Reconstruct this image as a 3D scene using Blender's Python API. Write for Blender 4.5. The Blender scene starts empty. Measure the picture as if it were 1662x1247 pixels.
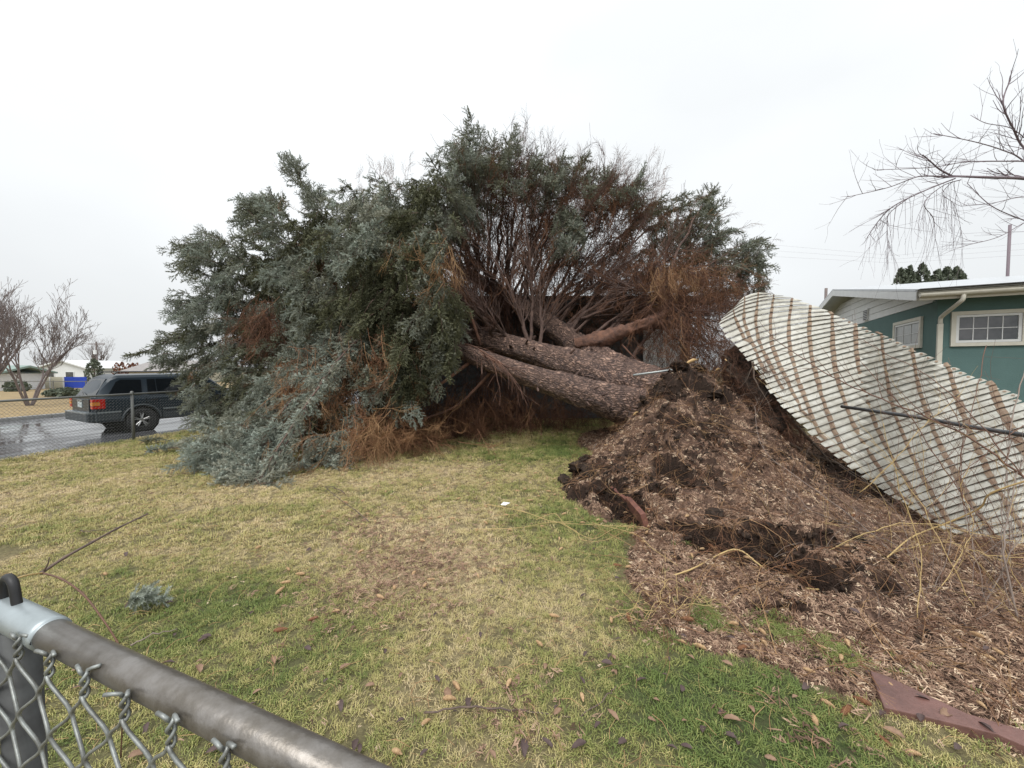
import bpy, math, random
import numpy as np
from mathutils import Vector, Quaternion, Euler, Matrix
random.seed(7); rng = np.random.default_rng(7)
R = math.radians
sc = bpy.context.scene
C = sc.collection

# ------------------------------------------------------------------ camera, sky, sun, exposure
CAM_H, PITCH, FPX = 1.5, R(2.15), 625.0
cam = bpy.data.cameras.new('camera'); camo = bpy.data.objects.new('camera', cam); C.objects.link(camo)
cam.sensor_width = 36; cam.lens = FPX/1662*36; cam.clip_start = .02; cam.clip_end = 2000
camo.location = (0, 0, CAM_H); camo.rotation_euler = (math.pi/2-PITCH, 0, 0)
sc.camera = camo
sc.view_settings.view_transform = 'Standard'; sc.view_settings.look = 'None'
sc.view_settings.gamma = 1; sc.view_settings.use_curve_mapping = False
sc.view_settings.exposure = 0.38
SUN_EL, SUN_AZ = R(58), R(200)
world = bpy.data.worlds.new('World'); sc.world = world; world.use_nodes = True
nt = world.node_tree; nt.nodes.clear()
def wn(t, **k):
    n = nt.nodes.new(t)
    for a, b in k.items(): setattr(n, a, b)
    return n
out = wn('ShaderNodeOutputWorld'); add = wn('ShaderNodeAddShader')
sky = wn('ShaderNodeTexSky', sky_type='NISHITA', sun_disc=False, sun_elevation=SUN_EL, sun_rotation=SUN_AZ, dust_density=5.0)
bg1 = wn('ShaderNodeBackground'); bg1.inputs[1].default_value = .05
hs = wn('ShaderNodeHueSaturation'); hs.inputs['Saturation'].default_value = .25; hs.inputs['Value'].default_value = .5
nt.links.new(sky.outputs[0], hs.inputs['Color']); nt.links.new(hs.outputs[0], bg1.inputs[0])
tc = wn('ShaderNodeTexCoord'); sep = wn('ShaderNodeSeparateXYZ'); nt.links.new(tc.outputs['Generated'], sep.inputs[0])
mr = wn('ShaderNodeMapRange'); mr.inputs[1].default_value = 0; mr.inputs[2].default_value = 1
mr.inputs[3].default_value = .64; mr.inputs[4].default_value = .95
nt.links.new(sep.outputs[2], mr.inputs[0])
noi = wn('ShaderNodeTexNoise'); noi.inputs['Scale'].default_value = 1.3; noi.inputs['Detail'].default_value = 4; noi.inputs['Roughness'].default_value = .45
mp = wn('ShaderNodeMapping'); mp.inputs['Scale'].default_value = (1, 1, 2.0); mp.inputs['Location'].default_value = (3.1, .6, .2)
nt.links.new(tc.outputs['Generated'], mp.inputs[0]); nt.links.new(mp.outputs[0], noi.inputs['Vector'])
cr = wn('ShaderNodeMapRange'); cr.inputs[1].default_value = .3; cr.inputs[2].default_value = .7; cr.inputs[3].default_value = .87; cr.inputs[4].default_value = 1.08
nt.links.new(noi.outputs['Fac'], cr.inputs[0])
mul = wn('ShaderNodeMath', operation='MULTIPLY'); nt.links.new(mr.outputs[0], mul.inputs[0]); nt.links.new(cr.outputs[0], mul.inputs[1])
bg2 = wn('ShaderNodeBackground'); bg2.inputs[0].default_value = (.955, .985, 1.0, 1)
nt.links.new(mul.outputs[0], bg2.inputs[1])
nt.links.new(bg1.outputs[0], add.inputs[0]); nt.links.new(bg2.outputs[0], add.inputs[1]); nt.links.new(add.outputs[0], out.inputs[0])
sun = bpy.data.lights.new('sun', 'SUN'); sun.energy = 1.5; sun.angle = R(35); sun.color = (1, .97, .93)
suno = bpy.data.objects.new('sun', sun); C.objects.link(suno)
sd = Vector((math.sin(SUN_AZ)*math.cos(SUN_EL), math.cos(SUN_AZ)*math.cos(SUN_EL), math.sin(SUN_EL)))
suno.rotation_euler = sd.to_track_quat('Z', 'Y').to_euler(); suno.location = (0, 0, 30)

# ------------------------------------------------------------------ helpers
CP, SP = math.cos(PITCH), math.sin(PITCH)
def P(px, py, d):
    """point seen at photo pixel (px, py) lying d metres ahead (world y)"""
    u = (px-831)/FPX; v = (py-623.5)/FPX
    dy = CP - v*SP; dz = -SP - v*CP
    k = d/dy
    return Vector((u*k, d, CAM_H+dz*k))
def G(px, py, z=0.0):
    u = (px-831)/FPX; v = (py-623.5)/FPX
    dy = CP - v*SP; dz = -SP - v*CP
    k = (z-CAM_H)/dz
    return Vector((u*k, dy*k, z))

def tag(o, label=None, cat=None, group=None, kind=None):
    if label: o['label'] = label
    if cat: o['category'] = cat
    if group: o['group'] = group
    if kind: o['kind'] = kind
    return o
def empty(name, loc=(0, 0, 0), rz=0, label=None, cat=None, group=None):
    o = bpy.data.objects.new(name, None); C.objects.link(o); o.location = loc; o.rotation_euler = (0, 0, rz)
    o.empty_display_size = .1
    return tag(o, label, cat, group)
def link(name, me, parent=None, loc=None):
    o = bpy.data.objects.new(name, me); C.objects.link(o)
    if parent is not None: o.parent = parent
    if loc is not None: o.location = loc
    return o

class MB:
    def __init__(s): s.v = []; s.f = []; s.m = []
    def add(s, vs, fs, mi=0):
        o = len(s.v); s.v.extend([tuple(p) for p in vs]); s.f.extend([tuple(i+o for i in f) for f in fs]); s.m.extend([mi]*len(fs)); return s
    def box(s, c, h, ax=None, mi=0):
        """centre c, half sizes h, optional 3 axis vectors"""
        c = Vector(c); ax = ax or (Vector((1, 0, 0)), Vector((0, 1, 0)), Vector((0, 0, 1)))
        vs = []
        for i in (-1, 1):
            for j in (-1, 1):
                for k in (-1, 1): vs.append(c+ax[0]*(i*h[0])+ax[1]*(j*h[1])+ax[2]*(k*h[2]))
        return s.add(vs, [(0, 1, 3, 2), (4, 6, 7, 5), (0, 4, 5, 1), (2, 3, 7, 6), (0, 2, 6, 4), (1, 5, 7, 3)], mi)
    def tube(s, pts, rad, n=6, cap=True, mi=0, jit=0):
        pts = [Vector(p) for p in pts]; m = len(pts)
        if not hasattr(rad, '__len__'): rad = [rad]*m
        t0 = (pts[1]-pts[0]).normalized(); up = Vector((0, 0, 1)) if abs(t0.z) < .9 else Vector((1, 0, 0))
        a = t0.cross(up).normalized(); o = len(s.v)
        for i, p in enumerate(pts):
            t = (pts[min(i+1, m-1)]-pts[max(i-1, 0)])
            t = t.normalized() if t.length > 1e-9 else t0
            a = (a-t*a.dot(t)); a = a.normalized() if a.length > 1e-6 else t.orthogonal().normalized()
            b = t.cross(a)
            for k in range(n):
                an = 2*math.pi*k/n; r = rad[i]*(1+(random.uniform(-jit, jit) if jit else 0))
                q = p+(a*math.cos(an)+b*math.sin(an))*r; s.v.append((q.x, q.y, q.z))
        for i in range(m-1):
            for k in range(n):
                k2 = (k+1) % n
                s.f.append((o+i*n+k, o+i*n+k2, o+(i+1)*n+k2, o+(i+1)*n+k)); s.m.append(mi)
        if cap and n > 2:
            s.f.append(tuple(o+k for k in reversed(range(n)))); s.f.append(tuple(o+(m-1)*n+k for k in range(n))); s.m.extend([mi, mi])
        return s
    def lathe(s, prof, ax='Z', n=16, mi=0, c=(0, 0, 0)):
        """profile (r, h)"""
        o = len(s.v); c = Vector(c)
        for r, h in prof:
            for k in range(n):
                a = 2*math.pi*k/n; x, y = r*math.cos(a), r*math.sin(a)
                q = {'Z': (x, y, h), 'Y': (x, h, y), 'X': (h, x, y)}[ax]
                s.v.append((c.x+q[0], c.y+q[1], c.z+q[2]))
        for i in range(len(prof)-1):
            for k in range(n):
                k2 = (k+1) % n
                s.f.append((o+i*n+k, o+i*n+k2, o+(i+1)*n+k2, o+(i+1)*n+k)); s.m.append(mi)
        return s
    def prism(s, poly, d, mi=0):
        """closed polygon of Vectors extruded by Vector d"""
        n = len(poly); d = Vector(d); vs = [Vector(p) for p in poly]+[Vector(p)+d for p in poly]
        fs = [tuple(range(n)), tuple(reversed(range(n, 2*n)))]+[(i, i+n, (i+1) % n+n, (i+1) % n) for i in range(n)]
        return s.add(vs, fs, mi)
    def mesh(s, name, mats, smooth=False):
        me = bpy.data.meshes.new(name); me.from_pydata(s.v, [], s.f)
        for m in (mats if isinstance(mats, (list, tuple)) else [mats]): me.materials.append(m)
        if any(s.m): me.polygons.foreach_set('material_index', s.m)
        if smooth: me.polygons.foreach_set('use_smooth', [True]*len(s.f))
        me.update(); return me
    def build(s, name, mats, parent=None, smooth=False, bevel=0, recalc=True, sharp=0):
        me = s.mesh(name, mats, smooth)
        if recalc:
            import bmesh
            bm = bmesh.new(); bm.from_mesh(me); bmesh.ops.recalc_face_normals(bm, faces=bm.faces)
            if bevel: bmesh.ops.bevel(bm, geom=[e for e in bm.edges if len(e.link_faces) == 2 and e.calc_face_angle(0) > .6], offset=bevel, segments=2, affect='EDGES', profile=.6)
            bm.to_mesh(me); bm.free()
        if smooth and sharp: me.set_sharp_from_angle(angle=sharp)
        return link(name, me, parent)

def grid_mesh(name, X, Y, Z, keep=None, attrs=None, mat=None, smooth=True):
    ny, nx = X.shape; me = bpy.data.meshes.new(name)
    idx = np.arange(nx*ny).reshape(ny, nx)
    q = np.stack([idx[:-1, :-1], idx[:-1, 1:], idx[1:, 1:], idx[1:, :-1]], -1).reshape(-1, 4)
    if keep is not None:
        k = keep.ravel(); q = q[k[q].all(1)]
    me.vertices.add(nx*ny); me.vertices.foreach_set('co', np.stack([X, Y, Z], -1).astype(np.float32).ravel())
    me.loops.add(q.size); me.loops.foreach_set('vertex_index', q.ravel().astype(np.int32))
    me.polygons.add(len(q)); me.polygons.foreach_set('loop_start', np.arange(0, q.size, 4, dtype=np.int32))
    me.polygons.foreach_set('use_smooth', np.full(len(q), smooth))
    for a, vals in (attrs or {}).items():
        at = me.attributes.new(a, 'FLOAT', 'POINT'); at.data.foreach_set('value', vals.astype(np.float32).ravel())
    me.update(calc_edges=True)
    import bmesh
    bm = bmesh.new(); bm.from_mesh(me); bmesh.ops.delete(bm, geom=[v for v in bm.verts if not v.link_faces], context='VERTS'); bm.to_mesh(me); bm.free()
    if mat: me.materials.append(mat)
    return me

# numpy value noise
_tab = rng.random((256, 256))
def vnoise(x, y):
    x = np.asarray(x, float); y = np.asarray(y, float)
    xi = np.floor(x).astype(int); yi = np.floor(y).astype(int); fx = x-xi; fy = y-yi
    fx = fx*fx*(3-2*fx); fy = fy*fy*(3-2*fy)
    g = lambda a, b: _tab[a & 255, b & 255]
    return (g(xi, yi)*(1-fx)+g(xi+1, yi)*fx)*(1-fy)+(g(xi, yi+1)*(1-fx)+g(xi+1, yi+1)*fx)*fy
def fbm(x, y, o=4, s=1.0):
    t = 0; a = .5; n = 0
    for i in range(o):
        t = t+a*vnoise(x*s+17.3*i, y*s+9.1*i); n += a; a *= .5; s *= 2.03
    return t/n
def sstep(a, b, x): t = np.clip((x-a)/(b-a), 0, 1); return t*t*(3-2*t)

# ------------------------------------------------------------------ materials
def mat(name, col, rough=.7, metal=0, spec=.5, noise=None, bump=None, trans=0, coat=0, attr=None, ramp=None, subs=0):
    """noise=(scale, col2, amount, detail); bump=(scale, strength, distance); attr=(attribute, type) drives ramp=[(pos,col)..]"""
    m = bpy.data.materials.new(name); m.use_nodes = True; n = m.node_tree; b = n.nodes['Principled BSDF']
    b.inputs['Base Color'].default_value = (*col, 1); b.inputs['Roughness'].default_value = rough
    b.inputs['Metallic'].default_value = metal; b.inputs['Specular IOR Level'].default_value = spec
    if coat: b.inputs['Coat Weight'].default_value = coat; b.inputs['Coat Roughness'].default_value = .08
    tcn = n.nodes.new('ShaderNodeTexCoord'); src = None
    if ramp:
        a = n.nodes.new('ShaderNodeAttribute'); a.attribute_name = attr[0]; a.attribute_type = attr[1]
        r = n.nodes.new('ShaderNodeValToRGB'); el = r.color_ramp.elements
        for i, (p_, c_) in enumerate(ramp):
            e = el[i] if i < 2 else el.new(p_)
            e.position = p_; e.color = (*c_, 1)
        n.links.new(a.outputs['Fac'], r.inputs[0]); src = r.outputs[0]
    if noise:
        t = n.nodes.new('ShaderNodeTexNoise'); t.inputs['Scale'].default_value = noise[0]; t.inputs['Detail'].default_value = noise[3] if len(noise) > 3 else 5
        t.inputs['Roughness'].default_value = .65
        n.links.new(tcn.outputs['Object'], t.inputs['Vector'])
        mrn = n.nodes.new('ShaderNodeMapRange'); mrn.inputs[1].default_value = .38; mrn.inputs[2].default_value = .64; mrn.inputs[4].default_value = noise[2]
        n.links.new(t.outputs['Fac'], mrn.inputs[0])
        mx = n.nodes.new('ShaderNodeMix'); mx.data_type = 'RGBA'; mx.inputs[7].default_value = (*noise[1], 1); mx.inputs[6].default_value = (*col, 1)
        n.links.new(mrn.outputs[0], mx.inputs[0])
        if src: n.links.new(src, mx.inputs[6])
        src = mx.outputs[2]
    if src: n.links.new(src, b.inputs['Base Color'])
    if bump:
        t = n.nodes.new('ShaderNodeTexNoise'); t.inputs['Scale'].default_value = bump[0]; t.inputs['Detail'].default_value = 6
        n.links.new(tcn.outputs['Object'], t.inputs['Vector'])
        bp = n.nodes.new('ShaderNodeBump'); bp.inputs['Strength'].default_value = bump[1]; bp.inputs['Distance'].default_value = bump[2]
        n.links.new(t.outputs['Fac'], bp.inputs['Height']); n.links.new(bp.outputs[0], b.inputs['Normal'])
    if trans: b.inputs['Transmission Weight'].default_value = trans
    return m

M = {}
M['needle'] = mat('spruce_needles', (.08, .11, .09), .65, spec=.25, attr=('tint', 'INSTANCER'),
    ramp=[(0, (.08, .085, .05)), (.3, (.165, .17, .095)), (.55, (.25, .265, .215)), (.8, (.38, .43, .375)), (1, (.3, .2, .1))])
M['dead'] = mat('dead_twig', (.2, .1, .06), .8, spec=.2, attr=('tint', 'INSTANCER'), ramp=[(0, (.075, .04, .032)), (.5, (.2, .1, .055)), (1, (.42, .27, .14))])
M['branch'] = mat('branch_bark', (.15, .095, .075), .85, noise=(9, (.07, .045, .04), .9), bump=(40, .5, .01))
M['redbranch'] = mat('split_bark', (.2, .1, .065), .85, noise=(7, (.07, .04, .032), .95, 9), bump=(30, .7, .02))
M['grass'] = mat('grass_blade', (.1, .15, .04), .6, spec=.25, attr=('tint', 'INSTANCER'),
    ramp=[(0, (.14, .19, .055)), (.33, (.29, .3, .1)), (.62, (.5, .43, .19)), (1, (.68, .55, .34))])
M['chip'] = mat('mulch_chip', (.15, .09, .06), .85, spec=.2, attr=('tint', 'INSTANCER'),
    ramp=[(0, (.06, .036, .026)), (.4, (.25, .158, .112)), (.75, (.44, .3, .21)), (1, (.76, .6, .43))])
M['clod'] = mat('soil_clod', (.03, .022, .017), .9, spec=.15, attr=('tint', 'INSTANCER'), ramp=[(0, (.02, .015, .012)), (1, (.07, .048, .036))])
M['soil'] = mat('dark_soil', (.028, .02, .016), .9, spec=.2, noise=(14, (.065, .045, .034), .8), bump=(30, .9, .04))
M['rootm'] = mat('root_skin', (.12, .085, .06), .85, noise=(25, (.05, .035, .027), .8), bump=(60, .4, .01))
M['cone'] = mat('cone_scales', (.52, .36, .2), .75, noise=(70, (.25, .14, .07), .75))
M['cone2'] = mat('cone_scales_dark', (.24, .11, .05), .7, noise=(60, (.12, .05, .025), .8))
M['leaf'] = mat('dry_leaf', (.27, .17, .11), .7, noise=(30, (.14, .08, .05), .7))
M['leaf2'] = mat('dark_dry_leaf', (.09, .06, .055), .7, noise=(30, (.05, .03, .028), .7))
M['leaf3'] = mat('tan_dry_leaf', (.62, .42, .2), .6, noise=(20, (.42, .25, .1), .6))
M['galv'] = mat('weathered_galvanised_pipe', (.235, .22, .205), .34, metal=.55, noise=(25, (.12, .105, .085), .8, 9), bump=(80, .25, .004))
M['sleeve'] = mat('bright_galvanised_sleeve', (.42, .47, .49), .42, metal=.55, noise=(12, (.3, .34, .35), .7, 8), bump=(50, .15, .002))
M['wire'] = mat('galvanised_wire', (.3, .32, .31), .45, metal=.45, noise=(40, (.14, .14, .13), .8), bump=(300, .3, .001))
M['farwire'] = mat('old_fence_wire', (.16, .165, .16), .6, metal=.3)
M['post'] = mat('fence_post_steel', (.09, .095, .095), .6, metal=.4, noise=(12, (.045, .045, .045), .8))
M['black'] = mat('black_iron', (.03, .03, .032), .5, metal=.3)
M['slat'] = mat('white_vinyl_slat', (.58, .575, .52), .55, noise=(9, (.36, .34, .28), .8, 10), bump=(20, .2, .004))
M['strap'] = mat('weathered_strap', (.31, .235, .165), .75, noise=(16, (.17, .1, .07), .8), bump=(60, .3, .003))
M['rust_shade'] = mat('rusty_shade_wire', (.07, .045, .035), .8)
M['bpipe'] = mat('dull_steel_pipe', (.075, .08, .085), .4, metal=.6, noise=(18, (.16, .16, .16), .7))
M['greenwall'] = mat('teal_stucco', (.1, .175, .168), .85, noise=(3, (.085, .15, .145), .6), bump=(60, .5, .01))
M['white'] = mat('white_paint', (.72, .73, .73), .55, noise=(5, (.6, .61, .61), .5))
M['cream'] = mat('cream_paint', (.62, .6, .52), .6, noise=(8, (.5, .47, .4), .5))
M['roofw'] = mat('pale_wet_roofing', (.5, .52, .54), .35, noise=(4, (.38, .4, .42), .6))
M['roofd'] = mat('dark_shingle', (.045, .045, .045), .95, spec=.15, noise=(8, (.12, .11, .1), .6), bump=(40, .5, .01))
M['glass'] = mat('window_glass', (.035, .04, .045), .06, spec=.8, noise=(2.5, (.12, .12, .13), .7))
M['curtain'] = mat('window_blind', (.16, .17, .16), .3, spec=.8, noise=(3, (.3, .3, .28), .7))
M['greysiding'] = mat('grey_siding', (.085, .095, .1), .7, noise=(4, (.06, .065, .07), .6))
M['timber'] = mat('red_brown_edging', (.21, .09, .065), .7, noise=(12, (.12, .055, .045), .8), bump=(50, .4, .006))
M['slab'] = mat('red_wet_paver', (.19, .1, .085), .4, noise=(9, (.11, .06, .052), .85), bump=(60, .4, .006))
M['vine'] = mat('straw_vine', (.5, .36, .16), .55)
M['cane'] = mat('brown_cane', (.16, .08, .05), .6, noise=(20, (.09, .05, .035), .6))
M['greycane'] = mat('grey_cane', (.24, .19, .16), .7)
M['twig'] = mat('dark_twig', (.085, .06, .055), .65, noise=(30, (.2, .14, .1), .6))
M['bare'] = mat('bare_tree_bark', (.2, .165, .155), .85, noise=(6, (.12, .095, .095), .7))
M['bare2'] = mat('purplish_twig', (.19, .15, .17), .7)
M['paper'] = mat('white_paper', (.8, .82, .85), .6)
M['conif'] = mat('arborvitae_green', (.15, .175, .125), .8, noise=(3, (.09, .11, .075), .8), bump=(12, 1, .1))
M['rust'] = mat('rust_hedge', (.24, .085, .04), .8, noise=(4, (.14, .06, .03), .8))
M['blue'] = mat('blue_panel_paint', (.02, .06, .42), .5, noise=(3, (.02, .05, .33), .5))
M['tan'] = mat('cream_panel_paint', (.5, .48, .38), .6)
M['straw'] = mat('dormant_yard', (.33, .24, .12), .9, noise=(1.2, (.2, .15, .08), .8, 8), bump=(10, .8, .05))
M['conc'] = mat('kerb_concrete', (.3, .3, .29), .7, noise=(6, (.2, .2, .2), .6))

# ------------------------------------------------------------------ instanced stuff
def inst(name, pts, rots, scl, tint, src_mesh, parent=None, label=None, cat=None):
    me = bpy.data.meshes.new(name); n = len(pts)
    me.vertices.add(n); me.vertices.foreach_set('co', np.asarray(pts, np.float32).ravel())
    for a, t, v in (('rot', 'FLOAT_VECTOR', rots), ('scl', 'FLOAT', scl), ('tint', 'FLOAT', tint)):
        at = me.attributes.new(a, t, 'POINT'); at.data.foreach_set('vector' if t == 'FLOAT_VECTOR' else 'value', np.asarray(v, np.float32).ravel())
    me.update()
    src = bpy.data.objects.new(name+'_source', src_mesh)
    ng = bpy.data.node_groups.new(name+'_scatter', 'GeometryNodeTree')
    ng.interface.new_socket('Geometry', in_out='INPUT', socket_type='NodeSocketGeometry')
    ng.interface.new_socket('Geometry', in_out='OUTPUT', socket_type='NodeSocketGeometry')
    N = ng.nodes; gi = N.new('NodeGroupInput'); go = N.new('NodeGroupOutput'); ip = N.new('GeometryNodeInstanceOnPoints')
    oi = N.new('GeometryNodeObjectInfo'); oi.inputs['Object'].default_value = src; oi.inputs['As Instance'].default_value = True
    ar = N.new('GeometryNodeInputNamedAttribute'); ar.data_type = 'FLOAT_VECTOR'; ar.inputs['Name'].default_value = 'rot'
    as_ = N.new('GeometryNodeInputNamedAttribute'); as_.data_type = 'FLOAT'; as_.inputs['Name'].default_value = 'scl'
    e2 = N.new('FunctionNodeEulerToRotation')
    L = ng.links.new
    L(gi.outputs[0], ip.inputs['Points']); L(oi.outputs['Geometry'], ip.inputs['Instance'])
    L(ar.outputs[0], e2.inputs[0]); L(e2.outputs[0], ip.inputs['Rotation']); L(as_.outputs[0], ip.inputs['Scale'])
    L(ip.outputs[0], go.inputs[0])
    o = link(name, me, parent); md = o.modifiers.new('scatter', 'NODES'); md.node_group = ng
    tag(o, label, cat, kind='stuff'); return o

def blade_tuft(n=11, h=.037, spread=.04, w=.002):
    mb = MB()
    for i in range(n):
        a = random.uniform(0, 2*math.pi); r = random.uniform(0, spread); b = Vector((r*math.cos(a), r*math.sin(a), -.004))
        l = random.uniform(0, 2*math.pi); lean = random.uniform(.4, 1.5); hh = h*random.uniform(.6, 1.25)
        d = Vector((math.cos(l), math.sin(l), 0)); s = Vector((-d.y, d.x, 0))*w*random.uniform(.6, 1.1)
        m1 = b+d*hh*.35*lean+Vector((0, 0, hh*.55)); m2 = b+d*hh*1.0*lean+Vector((0, 0, hh*max(.12, .85-.5*lean)))
        mb.add([b-s, b+s, m1+s*.8, m1-s*.8, m2], [(0, 1, 2, 3), (3, 2, 4)])
    return mb.mesh('grass_tuft', M['grass'])

def needle_sprig():
    mb = MB()
    def stick(a, b, dens, nl):
        d = (b-a); L_ = d.length; d.normalize(); u = d.orthogonal().normalized(); v = d.cross(u)
        n = int(L_*dens)
        for i in range(n):
            t = (i+random.random())/n; an = random.uniform(0, 2*math.pi)
            side = u*math.cos(an)+v*math.sin(an); p = a+(b-a)*t
            ll = nl*random.uniform(.75, 1.15)*(1.05-.35*t)
            tip = p+side*ll*.8+d*ll*.62; w = (d.cross(side))*.0031
            mb.add([p-w, p+w, tip], [(0, 1, 2)])
    A = Vector((0, 0, 0)); B = Vector((.17, 0, 0)); stick(A, B, 560, .032)
    for t, s in ((.12, 1), (.3, -1), (.5, 1), (.68, -1)):
        p = A+(B-A)*t; l = .105*(1-t*.5)
        stick(p, p+Vector((l*.66, s*l*.72, random.uniform(-.04, .04))), 560, .029)
    return mb.mesh('spruce_sprig', M['needle'])

def bare_sprig(n=5, L_=.4, r=.0032, m='dead', droop=.5):
    mb = MB()
    def rec(p, d, l, r_, dep):
        pts = [p]; q = p.copy(); dd = d.copy()
        for i in range(3):
            dd = (dd+Vector((random.uniform(-.25, .25), random.uniform(-.25, .25), random.uniform(-.25, .2)-.08*droop))).normalized(); q = q+dd*l/3; pts.append(q.copy())
        mb.tube(pts, [r_, r_*.85, r_*.7, r_*.45], n=3, cap=False)
        if dep:
            for i in range(n):
                k = random.choice((1, 2, 2, 3)); nd = (dd+Vector((random.uniform(-1, 1), random.uniform(-1, 1), random.uniform(-.8, .6)))*.75).normalized()
                rec(pts[k], nd, l*random.uniform(.35, .6), r_*.6, dep-1)
    rec(Vector((0, 0, 0)), Vector((1, 0, 0)), L_, r, 2)
    return mb.mesh('bare_twig_spray', M[m])

def rand_rot(n, tilt=.3):
    return np.stack([rng.normal(0, tilt, n), rng.normal(0, tilt, n), rng.uniform(0, 2*np.pi, n)], -1)

# ------------------------------------------------------------------ terrain functions
poly = [G(*q) for q in ((985, 745), (930, 770), (903, 800), (960, 838), (1030, 856), (1008, 890), (1008, 950), (1050, 1005), (1120, 1062), (1240, 1085), (1330, 1128), (1460, 1160), (1662, 1242))]
poly = [(p.x, p.y) for p in poly]+[(2.6, 1.1), (7.5, 1.0), (8.2, 7.2), (6.5, 9.0), (2.6, 10.0), (1.6, 9.0), (1.2, 7.6)]
def sdist(x, y, pl):
    """signed distance (positive inside)"""
    x = np.asarray(x, float); y = np.asarray(y, float); d = np.full(x.shape, 1e9); ins = np.zeros(x.shape, bool)
    n = len(pl)
    for i in range(n):
        x0, y0 = pl[i]; x1, y1 = pl[(i+1) % n]; ex, ey = x1-x0, y1-y0
        t = np.clip(((x-x0)*ex+(y-y0)*ey)/(ex*ex+ey*ey), 0, 1)
        d = np.minimum(d, np.hypot(x-x0-t*ex, y-y0-t*ey))
        c = ((y0 > y) != (y1 > y)) & (x < (x1-x0)*(y-y0)/((y1-y0) if y1 != y0 else 1e-9)+x0); ins ^= c
    return np.where(ins, d, -d)
crest = [P(1000, 705, 6.0), P(1040, 660, 6.3), P(1075, 625, 6.45), P(1110, 594, 6.5), P(1150, 618, 6.3), P(1200, 662, 5.9), P(1250, 706, 5.5), P(1300, 747, 5.1), P(1350, 786, 4.75), P(1400, 822, 4.35), P(1450, 852, 4.0)]
base = [G(935, 800), G(975, 835), G(1030, 852), G(1070, 872), G(1120, 900), G(1190, 925), G(1260, 948), G(1330, 962), G(1390, 955), G(1440, 940), G(1480, 930)]
ctl = [(p.x, p.y, p.z) for p in crest]
for c_, b_ in zip(crest, base):
    for t, bul in ((.3, .02), (.6, .03), (.82, .03)):
        q = c_.lerp(b_, t); ctl.append((q.x, q.y, q.z+bul))
    ctl.append((b_.x, b_.y, .06)); o_ = b_+(b_-c_).normalized()*.35; ctl.append((o_.x, o_.y, 0))
for i, (dx, dy, z) in {1: (-.2, .8, .35), 2: (.1, .7, .7), 3: (.35, .5, .9), 4: (.4, .35, .5), 5: (.38, .3, .12), 6: (.36, .28, -.1), 7: (.34, .26, -.22), 8: (.3, .24, -.22), 9: (.26, .2, -.12)}.items():
    ctl.append((crest[i].x+dx, crest[i].y+dy, z))
for q in (P(1330, 738, 5.9), P(1385, 775, 5.3), P(1440, 812, 4.75), P(1500, 848, 4.2), P(915, 768, 5.25), P(940, 752, 5.5), P(1000, 735, 6.6)):
    ctl.append((q.x, q.y, q.z))
for q in ((.2, 5.2, 0), (.4, 6.6, 0), (.8, 7.6, 0), (1.6, 8.6, 0), (3, 9.5, .05), (6, 9, 0), (5.6, 6, .1), (5, 4.4, 0), (4, 3.2, 0), (3, 2.4, 0), (2, 1.9, 0), (1, 2.8, 0), (.6, 3.6, 0), (7, 3, 0), (7, 6, 0), (8, 9, 0), (-1, 4, 0), (-1, 8, 0), (3.8, 7.2, .35), (4.6, 7.2, .1), (2.6, 7.8, .3)):
    ctl.append(q)
ctl = np.array(ctl); _d = np.hypot(ctl[:, None, 0]-ctl[None, :, 0], ctl[:, None, 1]-ctl[None, :, 1])
_w = np.linalg.solve(_d+np.eye(len(ctl))*-.01, ctl[:, 2])
def seg_d(x, y, a, b):
    ex, ey = b[0]-a[0], b[1]-a[1]; t = np.clip(((x-a[0])*ex+(y-a[1])*ey)/(ex*ex+ey*ey), 0, 1)
    return np.hypot(x-a[0]-t*ex, y-a[1]-t*ey)
def gp(px, py, z=0): p = G(px, py, z); return (p.x, p.y)
carves = [  # a, b, width, depth
    (gp(1085, 872, .03), gp(1150, 888, .03), .09, .13), (gp(1150, 886, .05), gp(1260, 925, .03), .19, .33), (gp(1260, 925), gp(1330, 962), .15, .28),
    (gp(1330, 962), gp(1450, 966), .05, .12), (gp(1240, 868, .2), gp(1360, 896, .1), .15, .27), (gp(1350, 905), gp(1420, 925), .14, .14), (gp(965, 796, .1), gp(1030, 832, .1), .15, .3), (gp(925, 800, .05), gp(965, 800, .1), .1, .14), (gp(1075, 770, .35), gp(1110, 785, .35), .09, .16), (gp(1150, 720, .6), gp(1165, 740, .5), .07, .12),
    (gp(1210, 990), gp(1300, 1000), .035, .06), ((2.6, 5.75), (3.0, 5.65), .3, .42), ((2.3, 6.0), (2.35, 5.6), .16, .2), ((2.1, 5.0), (2.25, 4.9), .09, .09), (gp(1060, 790, .3), gp(1090, 800, .3), .07, .1)]
def terrain(x, y, fine=True):
    x = np.asarray(x, float); y = np.asarray(y, float)
    z = np.zeros(x.shape)
    for i in range(len(ctl)): z += _w[i]*np.hypot(x-ctl[i, 0], y-ctl[i, 1])
    soil = np.zeros(x.shape)
    for a, b, w, dp in carves:
        dd = seg_d(x, y, a, b)+(fbm(x, y, 3, 9)-.5)*w*1.1
        k = 1-sstep(w*.55, w*1.05, dd); z -= k*dp; soil = np.maximum(soil, k)
        lip = np.exp(-((dd-w*1.5)/(w*.6))**2); z += lip*.03
    amp = np.clip(sdist(x, y, poly)*1.2, 0, 1)
    if fine:
        z += amp*((fbm(x, y, 5, 4)-.5)*.2+(fbm(x+40, y, 3, 22)-.5)*.035)
    # mulch mats that slid over one another leave small broken steps
    st = (fbm(x+7, y+3, 3, 2.2)*6) % 1.0
    z += amp*np.clip(z*2, .0, 1)*(sstep(.0, .1, st)*(1-st))*.11
    return z, soil
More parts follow.
